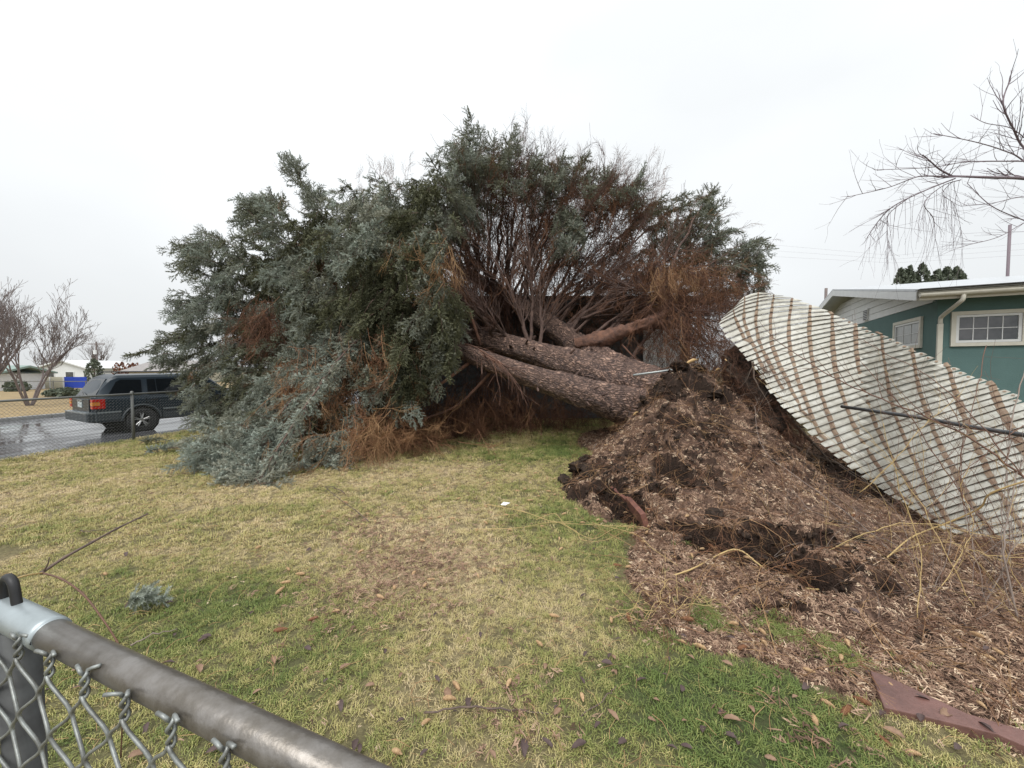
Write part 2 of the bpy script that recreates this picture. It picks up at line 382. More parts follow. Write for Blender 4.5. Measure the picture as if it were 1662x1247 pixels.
def zmound(x, y):
    """height of whatever covers the ground at x, y"""
    s = float(sdist(np.array([x]), np.array([y]), poly)[0]); b = float(zlawn(np.array([x]), np.array([y]))[0])
    if s > 0: return max(float(terrain(np.array([x]), np.array([y]))[0][0])+.012, b)
    return b
def fence_x(y): return -9.27+.156*np.asarray(y, float)
def zlawn(x, y):
    z = (fbm(x, y, 3, .8)-.5)*.05+(fbm(x, y, 3, 6)-.5)*.012
    z = z*np.clip((np.asarray(x)-fence_x(y))*.8+.2, 0, 1)
    return z
def dryness(x, y):
    """0 lush green .. 1 straw, from where the lawn is worn"""
    d = .56+.55*(fbm(x, y, 4, .9)-.5)+.75*(fbm(x+9, y+5, 3, 3.1)-.5)+.3*(fbm(x+2, y+31, 2, 11)-.5)
    def blob(px, py, r, k):
        g = G(px, py); return k*np.exp(-(((x-g.x)**2+(y-g.y)**2)/(r*r)))
    for q in ((1080, 1150, .5, -.42), (1250, 1200, .4, -.4), (1330, 1230, .4, -.3), (930, 740, 1.2, -.3), (870, 690, 2.5, -.12), (960, 850, .7, -.25), (700, 900, .9, .38), (680, 940, .5, .2), (640, 860, .7, .15), (400, 960, .8, -.18), (150, 950, 1.0, -.18), (300, 1050, .6, -.14), (100, 800, 3, .2), (300, 800, 1.5, .05), (560, 1020, .4, -.15), (820, 1200, .4, -.1), (1040, 1000, .25, -.3), (1130, 1000, .12, -.5), (480, 1180, .4, -.12), (780, 760, 1.5, .08)):
        d = d+blob(*q)
    return np.clip(d, 0, 1)

# ------------------------------------------------------------------ setting: ground, street, lawn, mulch
gm = mat('open_ground', (.24, .2, .11), .9, noise=(.4, (.16, .15, .08), .8), bump=(5, .6, .05))
tag(MB().add([(-600, -300, -.47), (600, -300, -.47), (600, 900, -.47), (-600, 900, -.47)], [(0, 1, 2, 3)]).build('ground', gm), 'flat dormant ground reaching to the horizon', kind='structure')
sdir = Vector((.156, .988, 0)).normalized(); sperp = Vector((-sdir.y, sdir.x, 0))   # along the street, and away from the lawn
def spt(a, s, z): p = Vector((-9.27, 0, 0))+sperp*a+sdir*s; return Vector((p.x, p.y, z))
street = mat('wet_asphalt', (.12, .122, .13), .22, spec=.9, noise=(.7, (.045, .047, .052), .8, 9), bump=(30, .1, .004))
nrough = street.node_tree
_t = nrough.nodes.new('ShaderNodeTexNoise'); _t.inputs['Scale'].default_value = .9; _t.inputs['Detail'].default_value = 6
_mp = nrough.nodes.new('ShaderNodeMapping'); _mp.inputs['Scale'].default_value = (3.0, .5, 1)
_tcn = nrough.nodes.new('ShaderNodeTexCoord'); nrough.links.new(_tcn.outputs['Object'], _mp.inputs[0]); nrough.links.new(_mp.outputs[0], _t.inputs['Vector'])
_m = nrough.nodes.new('ShaderNodeMapRange'); _m.inputs[1].default_value = .38; _m.inputs[2].default_value = .62; _m.inputs[3].default_value = .03; _m.inputs[4].default_value = .3
nrough.links.new(_t.outputs['Fac'], _m.inputs[0]); nrough.links.new(_m.outputs[0], nrough.nodes['Principled BSDF'].inputs['Roughness'])
NS = 60; mb = MB()
for i in range(NS):
    s0, s1 = -15+i*3, -12+i*3
    for a0, a1, z0, z1 in ((.3, 5.6, -.37, -.31), (5.6, 11.0, -.31, -.37)):
        mb.add([spt(a0, s0, z0), spt(a1, s0, z1), spt(a1, s1, z1), spt(a0, s1, z0)], [(0, 1, 2, 3)])
tag(mb.build('street', street), 'wet grey asphalt street with puddled sheen', kind='structure')
mb = MB()
for i in range(40): mb.box(spt(11.1, -12+i*3, -.33), (.09, 1.49, .09), (sperp, sdir, Vector((0, 0, 1))))
tag(mb.build('kerb', M['conc'], bevel=.02), 'concrete kerb along the far side of the street', kind='structure')
# the yard across the street
ys, xs = np.meshgrid(np.linspace(-15, 120, 120), np.linspace(11.2, 52, 60), indexing='ij')
YX = -9.27+sperp.x*xs+sdir.x*ys; YY = sperp.y*xs+sdir.y*ys
YZ = -.27+(fbm(YX, YY, 3, .5)-.5)*.12+np.clip((xs-11.2)*.015, 0, .12)
tag(link('far_yard', grid_mesh('far_yard', YX, YY, YZ, mat=M['straw'])), 'straw-coloured dormant yard across the street', kind='structure')
# lawn sheet
yy = np.concatenate([np.arange(-3, 12, .09), np.arange(12, 45, .8)]); xx = np.arange(0, 1.0001, 1/330.)
YL, TL = np.meshgrid(yy, xx, indexing='ij'); XL = fence_x(YL)-.75+TL*(30-fence_x(YL))
ZL = zlawn(XL, YL); edge = XL-(fence_x(YL)-.25)
ZL = ZL-.42*(1-sstep(-.45, .05, edge)); sm = sdist(XL, YL, poly); ZL = ZL-.12*sstep(.06, .22, sm)-.5*sstep(.4, .9, sm)
lawn_m = mat('lawn_thatch', (.1, .1, .05), .9, spec=.2, attr=('dry', 'GEOMETRY'), ramp=[(0, (.06, .085, .03)), (.5, (.17, .15, .075)), (1, (.32, .255, .15))], noise=(30, (.06, .05, .03), .6, 8), bump=(60, .8, .02))
tag(link('lawn', grid_mesh('lawn', XL, YL, ZL, attrs={'dry': dryness(XL, YL)}, mat=lawn_m)), 'winter lawn, patches of straw and green', kind='structure')
# mulch bed and heaved mound
ym, xm = np.meshgrid(np.arange(1.0, 10.1, .028), np.arange(.3, 8.3, .028), indexing='ij')
zt, sl = terrain(xm, ym); sdm = sdist(xm, ym, poly)+(fbm(xm, ym, 4, 5)-.5)*.22
zt = np.where(sdm < .25, zt*sstep(-.05, .25, sdm)+(1-sstep(0, .14, sdm))*(-.06)+sstep(0, .12, sdm)*.012, zt)
gx, gy = np.gradient(zt, .028); steep = np.hypot(gx, gy)
soilm = np.clip(np.maximum(sl, sstep(1.3, 2.2, steep)), 0, 1)
leftc = np.exp(-(((xm-.8)**2+(ym-5.0)**2)/.16)); soilm = np.maximum(soilm, sstep(.22, .45, leftc))
back = sstep(.1, .3, (xm-np.interp(ym, [p.y for p in reversed(crest)], [p.x for p in reversed(crest)])))*sstep(4.4, 5.0, ym)*(1-sstep(1.1, 1.7, xm-np.interp(ym, [p.y for p in reversed(crest)], [p.x for p in reversed(crest)])))
soilm = np.maximum(soilm, back)
soilm = np.maximum(soilm, .75*sstep(.57, .66, fbm(xm+3, ym+8, 4, 2.6))*sstep(.0, .3, zt+.02))
mulch_m = mat('shredded_mulch', (.1, .06, .042), .9, spec=.2, attr=('soil', 'GEOMETRY'), ramp=[(0, (.19, .122, .09)), (.45, (.09, .056, .04)), (1, (.03, .021, .016))], noise=(38, (.05, .03, .022), .8, 9), bump=(70, 1, .03))
tag(link('mulch_bed', grid_mesh('mulch_bed', xm, ym, zt, keep=sdm > -.03, attrs={'soil': soilm}, mat=mulch_m)), 'mulch bed heaved into a broken mound by the roots', kind='structure')
def on_mound(n, w):
    """random points on the mulch terrain, weighted by the array w"""
    p = (w*(sdm > .03)).ravel(); p = p/p.sum(); k = rng.choice(p.size, n, p=p)
    x = xm.ravel()[k]+rng.uniform(-.014, .014, n); y = ym.ravel()[k]+rng.uniform(-.014, .014, n)
    nx, ny = -gy.ravel()[k], -gx.ravel()[k]
    return np.stack([x, y, zt.ravel()[k]], -1), nx, ny
def slope_rots(nx, ny, tilt):
    out_ = np.empty((len(nx), 3))
    for i in range(len(nx)):
        q = Vector((nx[i], ny[i], 1.0)).normalized().to_track_quat('Z', 'Y') @ Euler((random.gauss(0, tilt), random.gauss(0, tilt), random.uniform(0, 6.28))).to_quaternion()
        out_[i] = q.to_euler()[:]
    return out_
dist_w = 1/np.clip(np.hypot(xm, ym), 1.6, 9)**1.3
mb = MB()   # a few slivers of bark
for i in range(5):
    c_ = Vector((random.uniform(-.02, .02), random.uniform(-.02, .02), random.uniform(0, .01))); a = random.uniform(0, 6.28); d = Vector((math.cos(a), math.sin(a), random.uniform(-.2, .3))); s = Vector((-d.y, d.x, random.uniform(-.3, .3)))
    l, w = random.uniform(.012, .034), random.uniform(.002, .0055)
    mb.add([c_-d*l-s*w*.4, c_-d*l*.2-s*w, c_+d*l, c_+d*l*.1+s*w, c_-d*l+s*w*.6, c_+Vector((0, 0, .004))], [(0, 1, 5), (1, 2, 5), (2, 3, 5), (3, 4, 5), (4, 0, 5)])
chip_mesh = mb.mesh('bark_chip', M['chip'])
pts, nx, ny = on_mound(62000, dist_w*(1-soilm*.93)*(.25+fbm(xm, ym, 3, 4)))
inst('bark_mulch', pts+np.array([0, 0, .006]), slope_rots(nx, ny, .35), rng.uniform(.4, 1.1, len(pts)), np.clip(rng.normal(.45, .27, len(pts))+(rng.random(len(pts)) < .04)*.4, 0, 1), chip_mesh, label='shredded bark mulch strewn over the mound and bed', cat='mulch')
mb = MB()
for i in range(12):
    a, b = random.uniform(0, 6.28), random.uniform(-1, 1); r = .02
    mb.v.append((r*math.cos(a)*random.uniform(.6, 1.2), r*math.sin(a)*random.uniform(.6, 1.2), b*r*.7))
import bmesh
_bm = bmesh.new(); [_bm.verts.new(v) for v in mb.v]; bmesh.ops.convex_hull(_bm, input=_bm.verts); clod_mesh = bpy.data.meshes.new('soil_clod'); _bm.to_mesh(clod_mesh); _bm.free(); clod_mesh.materials.append(M['clod'])
pts, nx, ny = on_mound(7000, dist_w*(soilm**1.5+.02))
inst('soil_crumbs', pts, rand_rot(len(pts), 1.0), rng.uniform(.4, 1.8, len(pts)), rng.random(len(pts)), clod_mesh, label='dark soil crumbs in the torn cracks of the mound', cat='soil')
thread_mesh = bare_sprig(4, .16, .0013, 'dead', 0)
pts, nx, ny = on_mound(4600, dist_w*(.6+soilm))
inst('root_threads', pts+np.array([0, 0, .015]), slope_rots(nx, ny, .5), rng.uniform(.5, 2.2, len(pts)), rng.random(len(pts)), thread_mesh, label='fine roots and dry stalks littering the mound', cat='litter')

# grass
tuft = [blade_tuft(), blade_tuft(13, .04, .04)]
def scatter_grass(n, x0, x1, y0, y1, sc0, sc1):
    x = rng.uniform(x0, x1, n); y = rng.uniform(y0, y1, n)
    s = sdist(x, y, poly)+(fbm(x, y, 4, 5)-.5)*.22
    k = (s < .03) & (x > fence_x(y)-.2); k |= (s < .5) & (rng.random(n) < .02) & (y < 3.5)
    g1, g2, g3 = G(1150, 1000), G(1265, 1020), G(1365, 1065)
    x, y = x[k], y[k]
    for g in (g1, g2, g3):
        m = int(n*.0016*(3 if y0 < 3 else 0)); x = np.append(x, g.x+rng.normal(0, .05, m)); y = np.append(y, g.y+rng.normal(0, .07, m))
    return x, y, rng.uniform(sc0, sc1, len(x))
gx_, gy_, gs_ = [], [], []
for args in ((28000, -4, 5, 1.0, 3.2, .55, 1.05), (22000, -9, 4.5, 3.2, 6.2, 1.0, 1.6), (26000, -10, 4, 6.2, 13, 1.4, 2.4)):
    a, b, c_ = scatter_grass(*args); gx_.append(a); gy_.append(b); gs_.append(c_)
gx_, gy_, gs_ = map(np.concatenate, (gx_, gy_, gs_))
gdry = np.clip(dryness(gx_, gy_)*1.0+rng.normal(0, .17, len(gx_)), 0, 1)
hz = zlawn(gx_, gy_)
inm = sdist(gx_, gy_, poly) > .1
hz = np.where(inm, terrain(gx_, gy_)[0]+.01, hz)
gdry = np.where(inm, gdry*.3, gdry)
inst('grass', np.stack([gx_, gy_, hz], -1), rand_rot(len(gx_), .15), gs_*(1.15-.35*gdry), gdry, tuft[0], label='short matted winter grass, part green and part straw', cat='grass')
# fallen brown needles and bark under the tree, drifts on the lawn
nlit = 9000
lx = rng.uniform(-6, 3, nlit); ly = rng.uniform(6.4, 12, nlit); k = rng.random(nlit) < np.clip((ly-9.0+.35*lx)*.6+.3, .02, 1)
lx, ly = lx[k], ly[k]
ax_, ay_ = [], []
for px, py, r, m in ((660, 930, .28, 420), (600, 860, .2, 200), (690, 910, .3, 260), (1040, 1010, .08, 60), (860, 1170, .14, 60), (620, 950, .3, 160), (700, 880, .5, 200), (1330, 1210, .14, 45)):
    g = G(px, py); ax_.append(rng.normal(g.x, r, m)); ay_.append(rng.normal(g.y, r, m))
lx = np.concatenate([lx]+ax_); ly = np.concatenate([ly]+ay_)
inst('needle_litter', np.stack([lx, ly, zlawn(lx, ly)+.02], -1), rand_rot(len(lx), .3), rng.uniform(.35, 1.0, len(lx)), rng.uniform(.05, .8, len(lx)), chip_mesh, label='fallen brown needles and bark crumbs on the grass', cat='litter')
# crumbs of bark, needles and leaf bits all over the lawn
cx_ = np.concatenate([rng.uniform(-4, 3, 2200), rng.uniform(-8, 3, 3000)]); cy_ = np.concatenate([rng.uniform(1.2, 4.5, 2200), rng.uniform(4, 10, 3000)]); k = (sdist(cx_, cy_, poly) < 0) & (fbm(cx_, cy_, 3, 2.5) > .47) & (cx_ > fence_x(cy_)); cx_, cy_ = cx_[k], cy_[k]
inst('lawn_crumbs', np.stack([cx_, cy_, zlawn(cx_, cy_)+.028], -1), rand_rot(len(cx_), .4), rng.uniform(.15, .6, len(cx_))*np.where(cy_ > 4.5, 1.7, 1), np.where(rng.random(len(cx_)) < .6, rng.uniform(0, .3, len(cx_)), rng.uniform(.6, 1, len(cx_))), chip_mesh, label='dark and tan crumbs of leaf and bark in the lawn', cat='litter')
# pale straw stems lying in the grass
sx = rng.uniform(-5, 3, 2600); sy = rng.uniform(1.1, 6.5, 2600); k = sdist(sx, sy, poly) < 0; sx, sy = sx[k], sy[k]
mb = MB().tube([(-.05, 0, 0), (-.01, .006, .012), (.05, -.004, .006)], [.0011, .0011, .0007], 3, False)
straw_mesh = mb.mesh('straw_stem', M['dead'])
inst('straw_stems', np.stack([sx, sy, zlawn(sx, sy)+.03], -1), rand_rot(len(sx), .25), rng.uniform(.5, 1.3, len(sx)), rng.uniform(.75, 1, len(sx)), straw_mesh, label='pale straw stems lying in the grass', cat='litter')

# ------------------------------------------------------------------ branching wood
def grow(mb, p, d, l, r, dep, up=.1, wob=.18, nsub=(2, 4), sides=4, spread=.7, ratio=.62, minr=.0, segs=5):
    pts = [p.copy()]; rad = [r]; q = p.copy(); dd = d.normalized()
    for i in range(segs):
        dd = (dd+Vector((random.uniform(-wob, wob), random.uniform(-wob, wob), random.uniform(-wob, wob)+up*.3))).normalized()
        q = q+dd*l/segs; pts.append(q.copy()); rad.append(max(minr, r*(1-.6*(i+1)/segs)))
    mb.tube(pts, rad, sides if r > .02 else 3, cap=False)
    if dep > 0:
        for i in range(random.randint(*nsub)):
            k = random.randint(max(1, segs//3), segs); t = (pts[k]-pts[k-1]).normalized()
            nd = (t+Vector((random.uniform(-1, 1), random.uniform(-1, 1), random.uniform(-.5, .8)))*spread).normalized()
            grow(mb, pts[k], nd, l*ratio*random.uniform(.7, 1.15), rad[k]*.72, dep-1, up, wob, nsub, sides, spread, ratio, minr, segs)
    return pts

def clod(px, py, d, r, flat=.6):
    c_ = P(px, py, d); mb = MB(); n1, n2 = 24, 34; o3 = random.uniform(0, 50)
    for i in range(n1+1):
        th = math.pi*i/n1
        for k in range(n2):
            a = 2*math.pi*k/n2; dx, dy, dz = math.sin(th)*math.cos(a), math.sin(th)*math.sin(a), math.cos(th)
            f = .6+.8*float(vnoise(dx*1.5+o3, dy*1.5+dz+o3))+.6*(float(vnoise(dx*3.5+o3, dy*3.5+dz*3.5))-.5)+.5*(float(vnoise(dx*8+o3, dy*8+dz*9))-.5)
            mb.v.append((dx*r*f*1.2, dy*r*f, dz*r*flat*f))
    for i in range(n1):
        for k in range(n2): mb.f.append((i*n2+k, i*n2+(k+1) % n2, (i+1)*n2+(k+1) % n2, (i+1)*n2+k)); mb.m.append(0)
    o = mb.build('soil_clod', M['soil'], smooth=True); o.location = (c_.x, c_.y, max(c_.z, zmound(c_.x, c_.y))); o.rotation_euler = (random.uniform(-.4, .4), random.uniform(-.4, .4), random.uniform(0, 6))
    return tag(o, 'torn lump of dark rooty soil along the broken edge of the mound', 'soil lump', 'torn soil lumps along the broken mound edge')
for q in ((918, 782, 5.1, .09), (938, 770, 5.25, .12), (958, 790, 4.9, .1), (978, 812, 4.5, .07), (950, 750, 5.5, .09), (1003, 808, 4.5, .08), (1230, 915, 3.05, .05), (1290, 935, 2.9, .06), (1160, 885, 3.35, .05), (1075, 655, 6.1, .1), (1105, 642, 6.2, .11), (1130, 628, 6.3, .1), (1160, 655, 5.9, .11), (1175, 692, 5.6, .08), (1050, 690, 6.0, .09), (1360, 885, 3.5, .07), (1390, 915, 3.2, .06)):
    clod(*q)
# ------------------------------------------------------------------ the fallen spruce
tree = empty('fallen_spruce_tree', (P(1090, 650, 7.2).x, 7.2, 0), label='huge uprooted blue spruce lying across the lawn with three stems', cat='tree')
T0 = tree.location.copy()
def toT(mb):
    mb.v = [(v[0]-T0.x, v[1]-T0.y, v[2]-T0.z) for v in mb.v]; return mb
bark = bpy.data.materials.new('spruce_bark'); bark.use_nodes = True
n = bark.node_tree; b = n.nodes['Principled BSDF']; b.inputs['Roughness'].default_value = .55; b.inputs['Specular IOR Level'].default_value = .5
a1 = n.nodes.new('ShaderNodeUVMap'); v1 = n.nodes.new('ShaderNodeTexVoronoi'); v1.feature = 'DISTANCE_TO_EDGE'; v1.inputs['Scale'].default_value = 23
nz = n.nodes.new('ShaderNodeTexNoise'); nz.inputs['Scale'].default_value = 6; nz.inputs['Detail'].default_value = 7
mx = n.nodes.new('ShaderNodeMix'); mx.data_type = 'VECTOR'; mx.inputs[0].default_value = .3
mpp = n.nodes.new('ShaderNodeMapping'); mpp.inputs['Scale'].default_value = (1, .5, 1)
n.links.new(a1.outputs[0], mpp.inputs[0]); n.links.new(mpp.outputs[0], nz.inputs['Vector']); n.links.new(mpp.outputs[0], mx.inputs[4]); n.links.new(nz.outputs['Color'], mx.inputs[5]); n.links.new(mx.outputs[1], v1.inputs['Vector'])
r1 = n.nodes.new('ShaderNodeValToRGB'); r1.color_ramp.elements[0].position = .0; r1.color_ramp.elements[0].color = (.05, .032, .028, 1); r1.color_ramp.elements[1].position = .3; r1.color_ramp.elements[1].color = (.38, .29, .25, 1)
n.links.new(v1.outputs['Distance'], r1.inputs[0])
r2 = n.nodes.new('ShaderNodeValToRGB'); r2.color_ramp.elements[0].position = .38; r2.color_ramp.elements[0].color = (.5, .42, .4, 1); r2.color_ramp.elements[1].position = .68; r2.color_ramp.elements[1].color = (1.35, 1.15, 1.0, 1)
nz2 = n.nodes.new('ShaderNodeTexNoise'); nz2.inputs['Scale'].default_value = 9; nz2.inputs['Detail'].default_value = 8; n.links.new(a1.outputs[0], nz2.inputs['Vector']); n.links.new(nz2.outputs['Fac'], r2.inputs[0])
mm = n.nodes.new('ShaderNodeMix'); mm.data_type = 'RGBA'; mm.blend_type = 'MULTIPLY'; mm.inputs[0].default_value = 1
n.links.new(r1.outputs[0], mm.inputs[6]); n.links.new(r2.outputs[0], mm.inputs[7]); n.links.new(mm.outputs[2], b.inputs['Base Color'])
bp = n.nodes.new('ShaderNodeBump'); bp.inputs['Strength'].default_value = .9; bp.inputs['Distance'].default_value = .06
ad = n.nodes.new('ShaderNodeMath'); ad.operation = 'ADD'; n.links.new(v1.outputs['Distance'], ad.inputs[0])
ml = n.nodes.new('ShaderNodeMath'); ml.operation = 'MULTIPLY'; ml.inputs[1].default_value = .3; n.links.new(nz2.outputs['Fac'], ml.inputs[0]); n.links.new(ml.outputs[0], ad.inputs[1])
n.links.new(ad.outputs[0], bp.inputs['Height']); n.links.new(bp.outputs[0], b.inputs['Normal'])
M['bark'] = bark

def catmull(pts, n):
    out_ = []; m = len(pts)
    for i in range(m-1):
        p0, p1, p2, p3 = pts[max(i-1, 0)], pts[i], pts[i+1], pts[min(i+2, m-1)]
        for j in range(n):
            t = j/n; out_.append(.5*((2*p1)+(p2-p0)*t+(2*p0-5*p1+4*p2-p3)*t*t+(3*p1-p0-3*p2+p3)*t*t*t))
    out_.append(pts[-1]); return out_
def stem_obj(ctrl, rad, name, m, n=22, sub=8, rough=.07):
    """thick trunk with plates of bark standing proud, and uv along its length"""
    c_ = catmull([Vector(p) for p in ctrl], sub); rr = np.interp(np.linspace(0, 1, len(c_)), np.linspace(0, 1, len(rad)), rad)
    # resample finer
    L_ = [0]
    for i in range(1, len(c_)): L_.append(L_[-1]+(c_[i]-c_[i-1]).length)
    ns = int(L_[-1]/.05); pts = []; rs = []
    for i in range(ns+1):
        s = L_[-1]*i/ns; k = int(np.searchsorted(L_, s)); k = min(max(k, 1), len(c_)-1); t = (s-L_[k-1])/max(1e-6, L_[k]-L_[k-1])
        pts.append(c_[k-1].lerp(c_[k], t)); rs.append(rr[k-1]*(1-t)+rr[k]*t)
    n = 40 if max(rad) > .2 else 16
    V, U, F, FU = [], [], [], []
    a = (pts[1]-pts[0]).orthogonal().normalized()
    for i, p in enumerate(pts):
        t = (pts[min(i+1, ns)]-pts[max(i-1, 0)]).normalized(); a = (a-t*a.dot(t)).normalized(); bb = t.cross(a)
        s = L_[-1]*i/ns
        for k in range(n+1):
            an = 2*math.pi*(k % n)/n
            u = math.cos(an)*1.5+7; w = math.sin(an)*1.5+7
            f = 1+rough*2*(float(vnoise(s*2.2+u*2, w*2))-.5)+rough*1.3*(float(vnoise(s*9+u*7, w*7))-.5)
            f += rough*.8*((float(vnoise(s*20+u*16, w*16)) > .55)-.5)
            q = p+(a*math.cos(an)+bb*math.sin(an))*rs[i]*f
            V.append((q.x-T0.x, q.y-T0.y, q.z-T0.z)); U.append((k/n*2*math.pi*.35, s))
    for i in range(ns):
        for k in range(n):
            A_ = i*(n+1)+k; F.append((A_, A_+1, A_+n+2, A_+n+1))
    me = bpy.data.meshes.new(name); me.from_pydata(V, [], F); me.materials.append(m)
    uv = me.uv_layers.new(name='UVMap'); li = [vi for f in F for vi in f]
    uv.data.foreach_set('uv', np.array([U[i] for i in li], np.float32).ravel())
    me.polygons.foreach_set('use_smooth', [True]*len(F)); me.update()
    return link(name, me, tree), pts
SA = [P(1110, 660, 7.3), P(1050, 630, 7.5), P(990, 600, 7.9), P(930, 556, 8.6), P(870, 512, 9.4), P(815, 478, 10.4), P(740, 435, 12.2), P(650, 400, 14.5), P(560, 380, 16.5)]
SB = [P(1110, 655, 7.15), P(1040, 632, 7.25), P(960, 602, 7.45), P(890, 580, 7.75), P(820, 560, 8.2), P(750, 546, 8.8), P(680, 535, 9.5), P(580, 515, 10.4), P(450, 500, 11.5)]
SC = [P(1105, 672, 7.0), P(1040, 664, 6.95), P(960, 642, 6.9), P(880, 617, 6.95), P(800, 590, 7.1), P(735, 567, 7.35), P(650, 556, 7.8), P(560, 545, 8.4)]
stA, ptA = stem_obj(SA, [.5, .46, .38, .27, .22, .19, .16, .12, .05], 'trunk', M['bark'])
stB, ptB = stem_obj(SB, [.5, .44, .34, .26, .225, .19, .16, .12, .05], 'trunk', M['bark'])
stC, ptC = stem_obj(SC, [.46, .40, .28, .215, .175, .145, .1, .05], 'trunk', M['bark'])
lr, ptR = stem_obj([P(935, 560, 8.2), P(985, 548, 8.0), P(1035, 530, 8.0), P(1066, 518, 8.1), P(1078, 500, 8.2), P(1068, 470, 8.4), P(1066, 440, 8.7)], [.15, .14, .13, .12, .09, .07, .04], 'limb', M['redbranch'], rough=.3)
def at_px(pts, px):
    best = min(pts, key=lambda p: abs(831+FPX*p.x/p.y-px)); return best.copy()

SPR, SPT = [], []          # sprig: position, direction, tint, scale
DED = []                   # dead sprays
def bez(a, c_, b_, t): return a*(1-t)**2+c_*(2*t*(1-t))+b_*t*t
NB = 0
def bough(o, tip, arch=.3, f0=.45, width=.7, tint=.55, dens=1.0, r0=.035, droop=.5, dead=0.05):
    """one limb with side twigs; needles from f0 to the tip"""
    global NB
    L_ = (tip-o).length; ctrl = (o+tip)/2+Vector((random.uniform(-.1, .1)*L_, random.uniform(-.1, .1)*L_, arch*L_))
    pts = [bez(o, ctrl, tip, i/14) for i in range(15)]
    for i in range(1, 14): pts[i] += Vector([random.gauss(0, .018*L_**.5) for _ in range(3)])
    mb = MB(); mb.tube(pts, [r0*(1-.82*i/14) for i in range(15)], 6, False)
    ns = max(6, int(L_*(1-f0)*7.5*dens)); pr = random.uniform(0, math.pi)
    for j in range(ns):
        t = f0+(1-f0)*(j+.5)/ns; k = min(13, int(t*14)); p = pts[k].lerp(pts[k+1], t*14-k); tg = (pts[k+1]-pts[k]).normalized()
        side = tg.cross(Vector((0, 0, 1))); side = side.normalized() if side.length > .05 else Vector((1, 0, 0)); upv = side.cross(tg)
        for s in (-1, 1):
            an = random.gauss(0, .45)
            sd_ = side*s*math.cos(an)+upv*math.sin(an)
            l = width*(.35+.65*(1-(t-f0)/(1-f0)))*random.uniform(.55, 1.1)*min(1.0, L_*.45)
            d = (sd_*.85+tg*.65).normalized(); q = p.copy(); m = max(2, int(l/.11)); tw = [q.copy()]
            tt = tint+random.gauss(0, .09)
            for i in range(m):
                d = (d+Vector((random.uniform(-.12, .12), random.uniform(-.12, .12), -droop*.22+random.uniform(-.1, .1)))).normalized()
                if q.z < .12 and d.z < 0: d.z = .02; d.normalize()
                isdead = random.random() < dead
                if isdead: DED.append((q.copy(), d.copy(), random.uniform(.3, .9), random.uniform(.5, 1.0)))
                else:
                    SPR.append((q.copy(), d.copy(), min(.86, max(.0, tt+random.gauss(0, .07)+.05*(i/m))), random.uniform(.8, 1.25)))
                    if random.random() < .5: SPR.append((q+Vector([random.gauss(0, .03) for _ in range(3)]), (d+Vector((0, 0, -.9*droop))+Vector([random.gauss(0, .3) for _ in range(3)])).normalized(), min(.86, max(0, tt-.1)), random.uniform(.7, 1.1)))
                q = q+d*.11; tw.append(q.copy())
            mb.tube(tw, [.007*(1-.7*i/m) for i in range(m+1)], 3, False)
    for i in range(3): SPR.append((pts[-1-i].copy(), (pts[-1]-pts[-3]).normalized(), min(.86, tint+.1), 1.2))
    # short dead stubs on the bare inner part
    for j in range(int(f0*L_*5)):
        t = random.uniform(.1, f0+.1); k = int(t*14); p = pts[k]; d = Vector([random.uniform(-1, 1) for _ in range(3)]).normalized()
        DED.append((p.copy(), d, random.uniform(.0, .45), random.uniform(.5, 1.1)))
    o_ = toT(mb).build('branch', M['branch'], tree, smooth=True, recalc=False); NB += 1

O = lambda px: at_px(ptB, px)
# left-hand boughs (tip px, py, depth, origin px, tint, arch)
for px, py, d, ox, tint, arch, wd in (
    (215, 578, 9.2, 520, .35, .10, .55), (250, 560, 9.6, 540, .5, .1, .6), (282, 492, 9.6, 520, .6, .1, .65), (292, 400, 10, 520, .42, .05, .6), (330, 375, 10.2, 540, .45, .05, .7),
    (395, 330, 10.4, 560, .5, .0, .7), (440, 315, 10.6, 560, .5, .0, .7), (470, 258, 10, 600, .5, -.04, .42), (410, 390, 9.7, 560, .42, .0, .8),
    (290, 640, 9.2, 520, .45, .12, .6), (305, 600, 9.0, 520, .55, .12, .7), (330, 540, 9.0, 540, .55, .1, .8), (360, 470, 9.1, 560, .48, .08, .8), (350, 600, 8.6, 560, .5, .15, .8),
    (380, 520, 8.6, 560, .48, .1, .8), (420, 450, 8.8, 580, .42, .1, .8), (440, 380, 9.3, 600, .5, .05, .8), (320, 440, 10.2, 540, .4, .05, .7), (300, 560, 10, 520, .35, .1, .7),
    (400, 570, 8.0, 580, .35, .15, .75), (430, 620, 7.8, 600, .3, .2, .7), (350, 660, 8.6, 560, .35, .2, .7), (400, 640, 8.2, 560, .33, .2, .8), (470, 480, 8.3, 620, .4, .12, .8),
    (270, 600, 10.2, 520, .3, .1, .6), (380, 420, 10.4, 560, .3, .05, .8), (340, 500, 10.4, 560, .28, .05, .8), (460, 560, 8.9, 600, .2, .1, .8), (420, 520, 9.8, 600, .2, .1, .9), (380, 590, 9.8, 580, .2, .1, .9), (450, 640, 9.0, 600, .15, .1, .8)):
    bough(O(ox), P(px, py, d), arch, .3, wd, tint, 1.0)
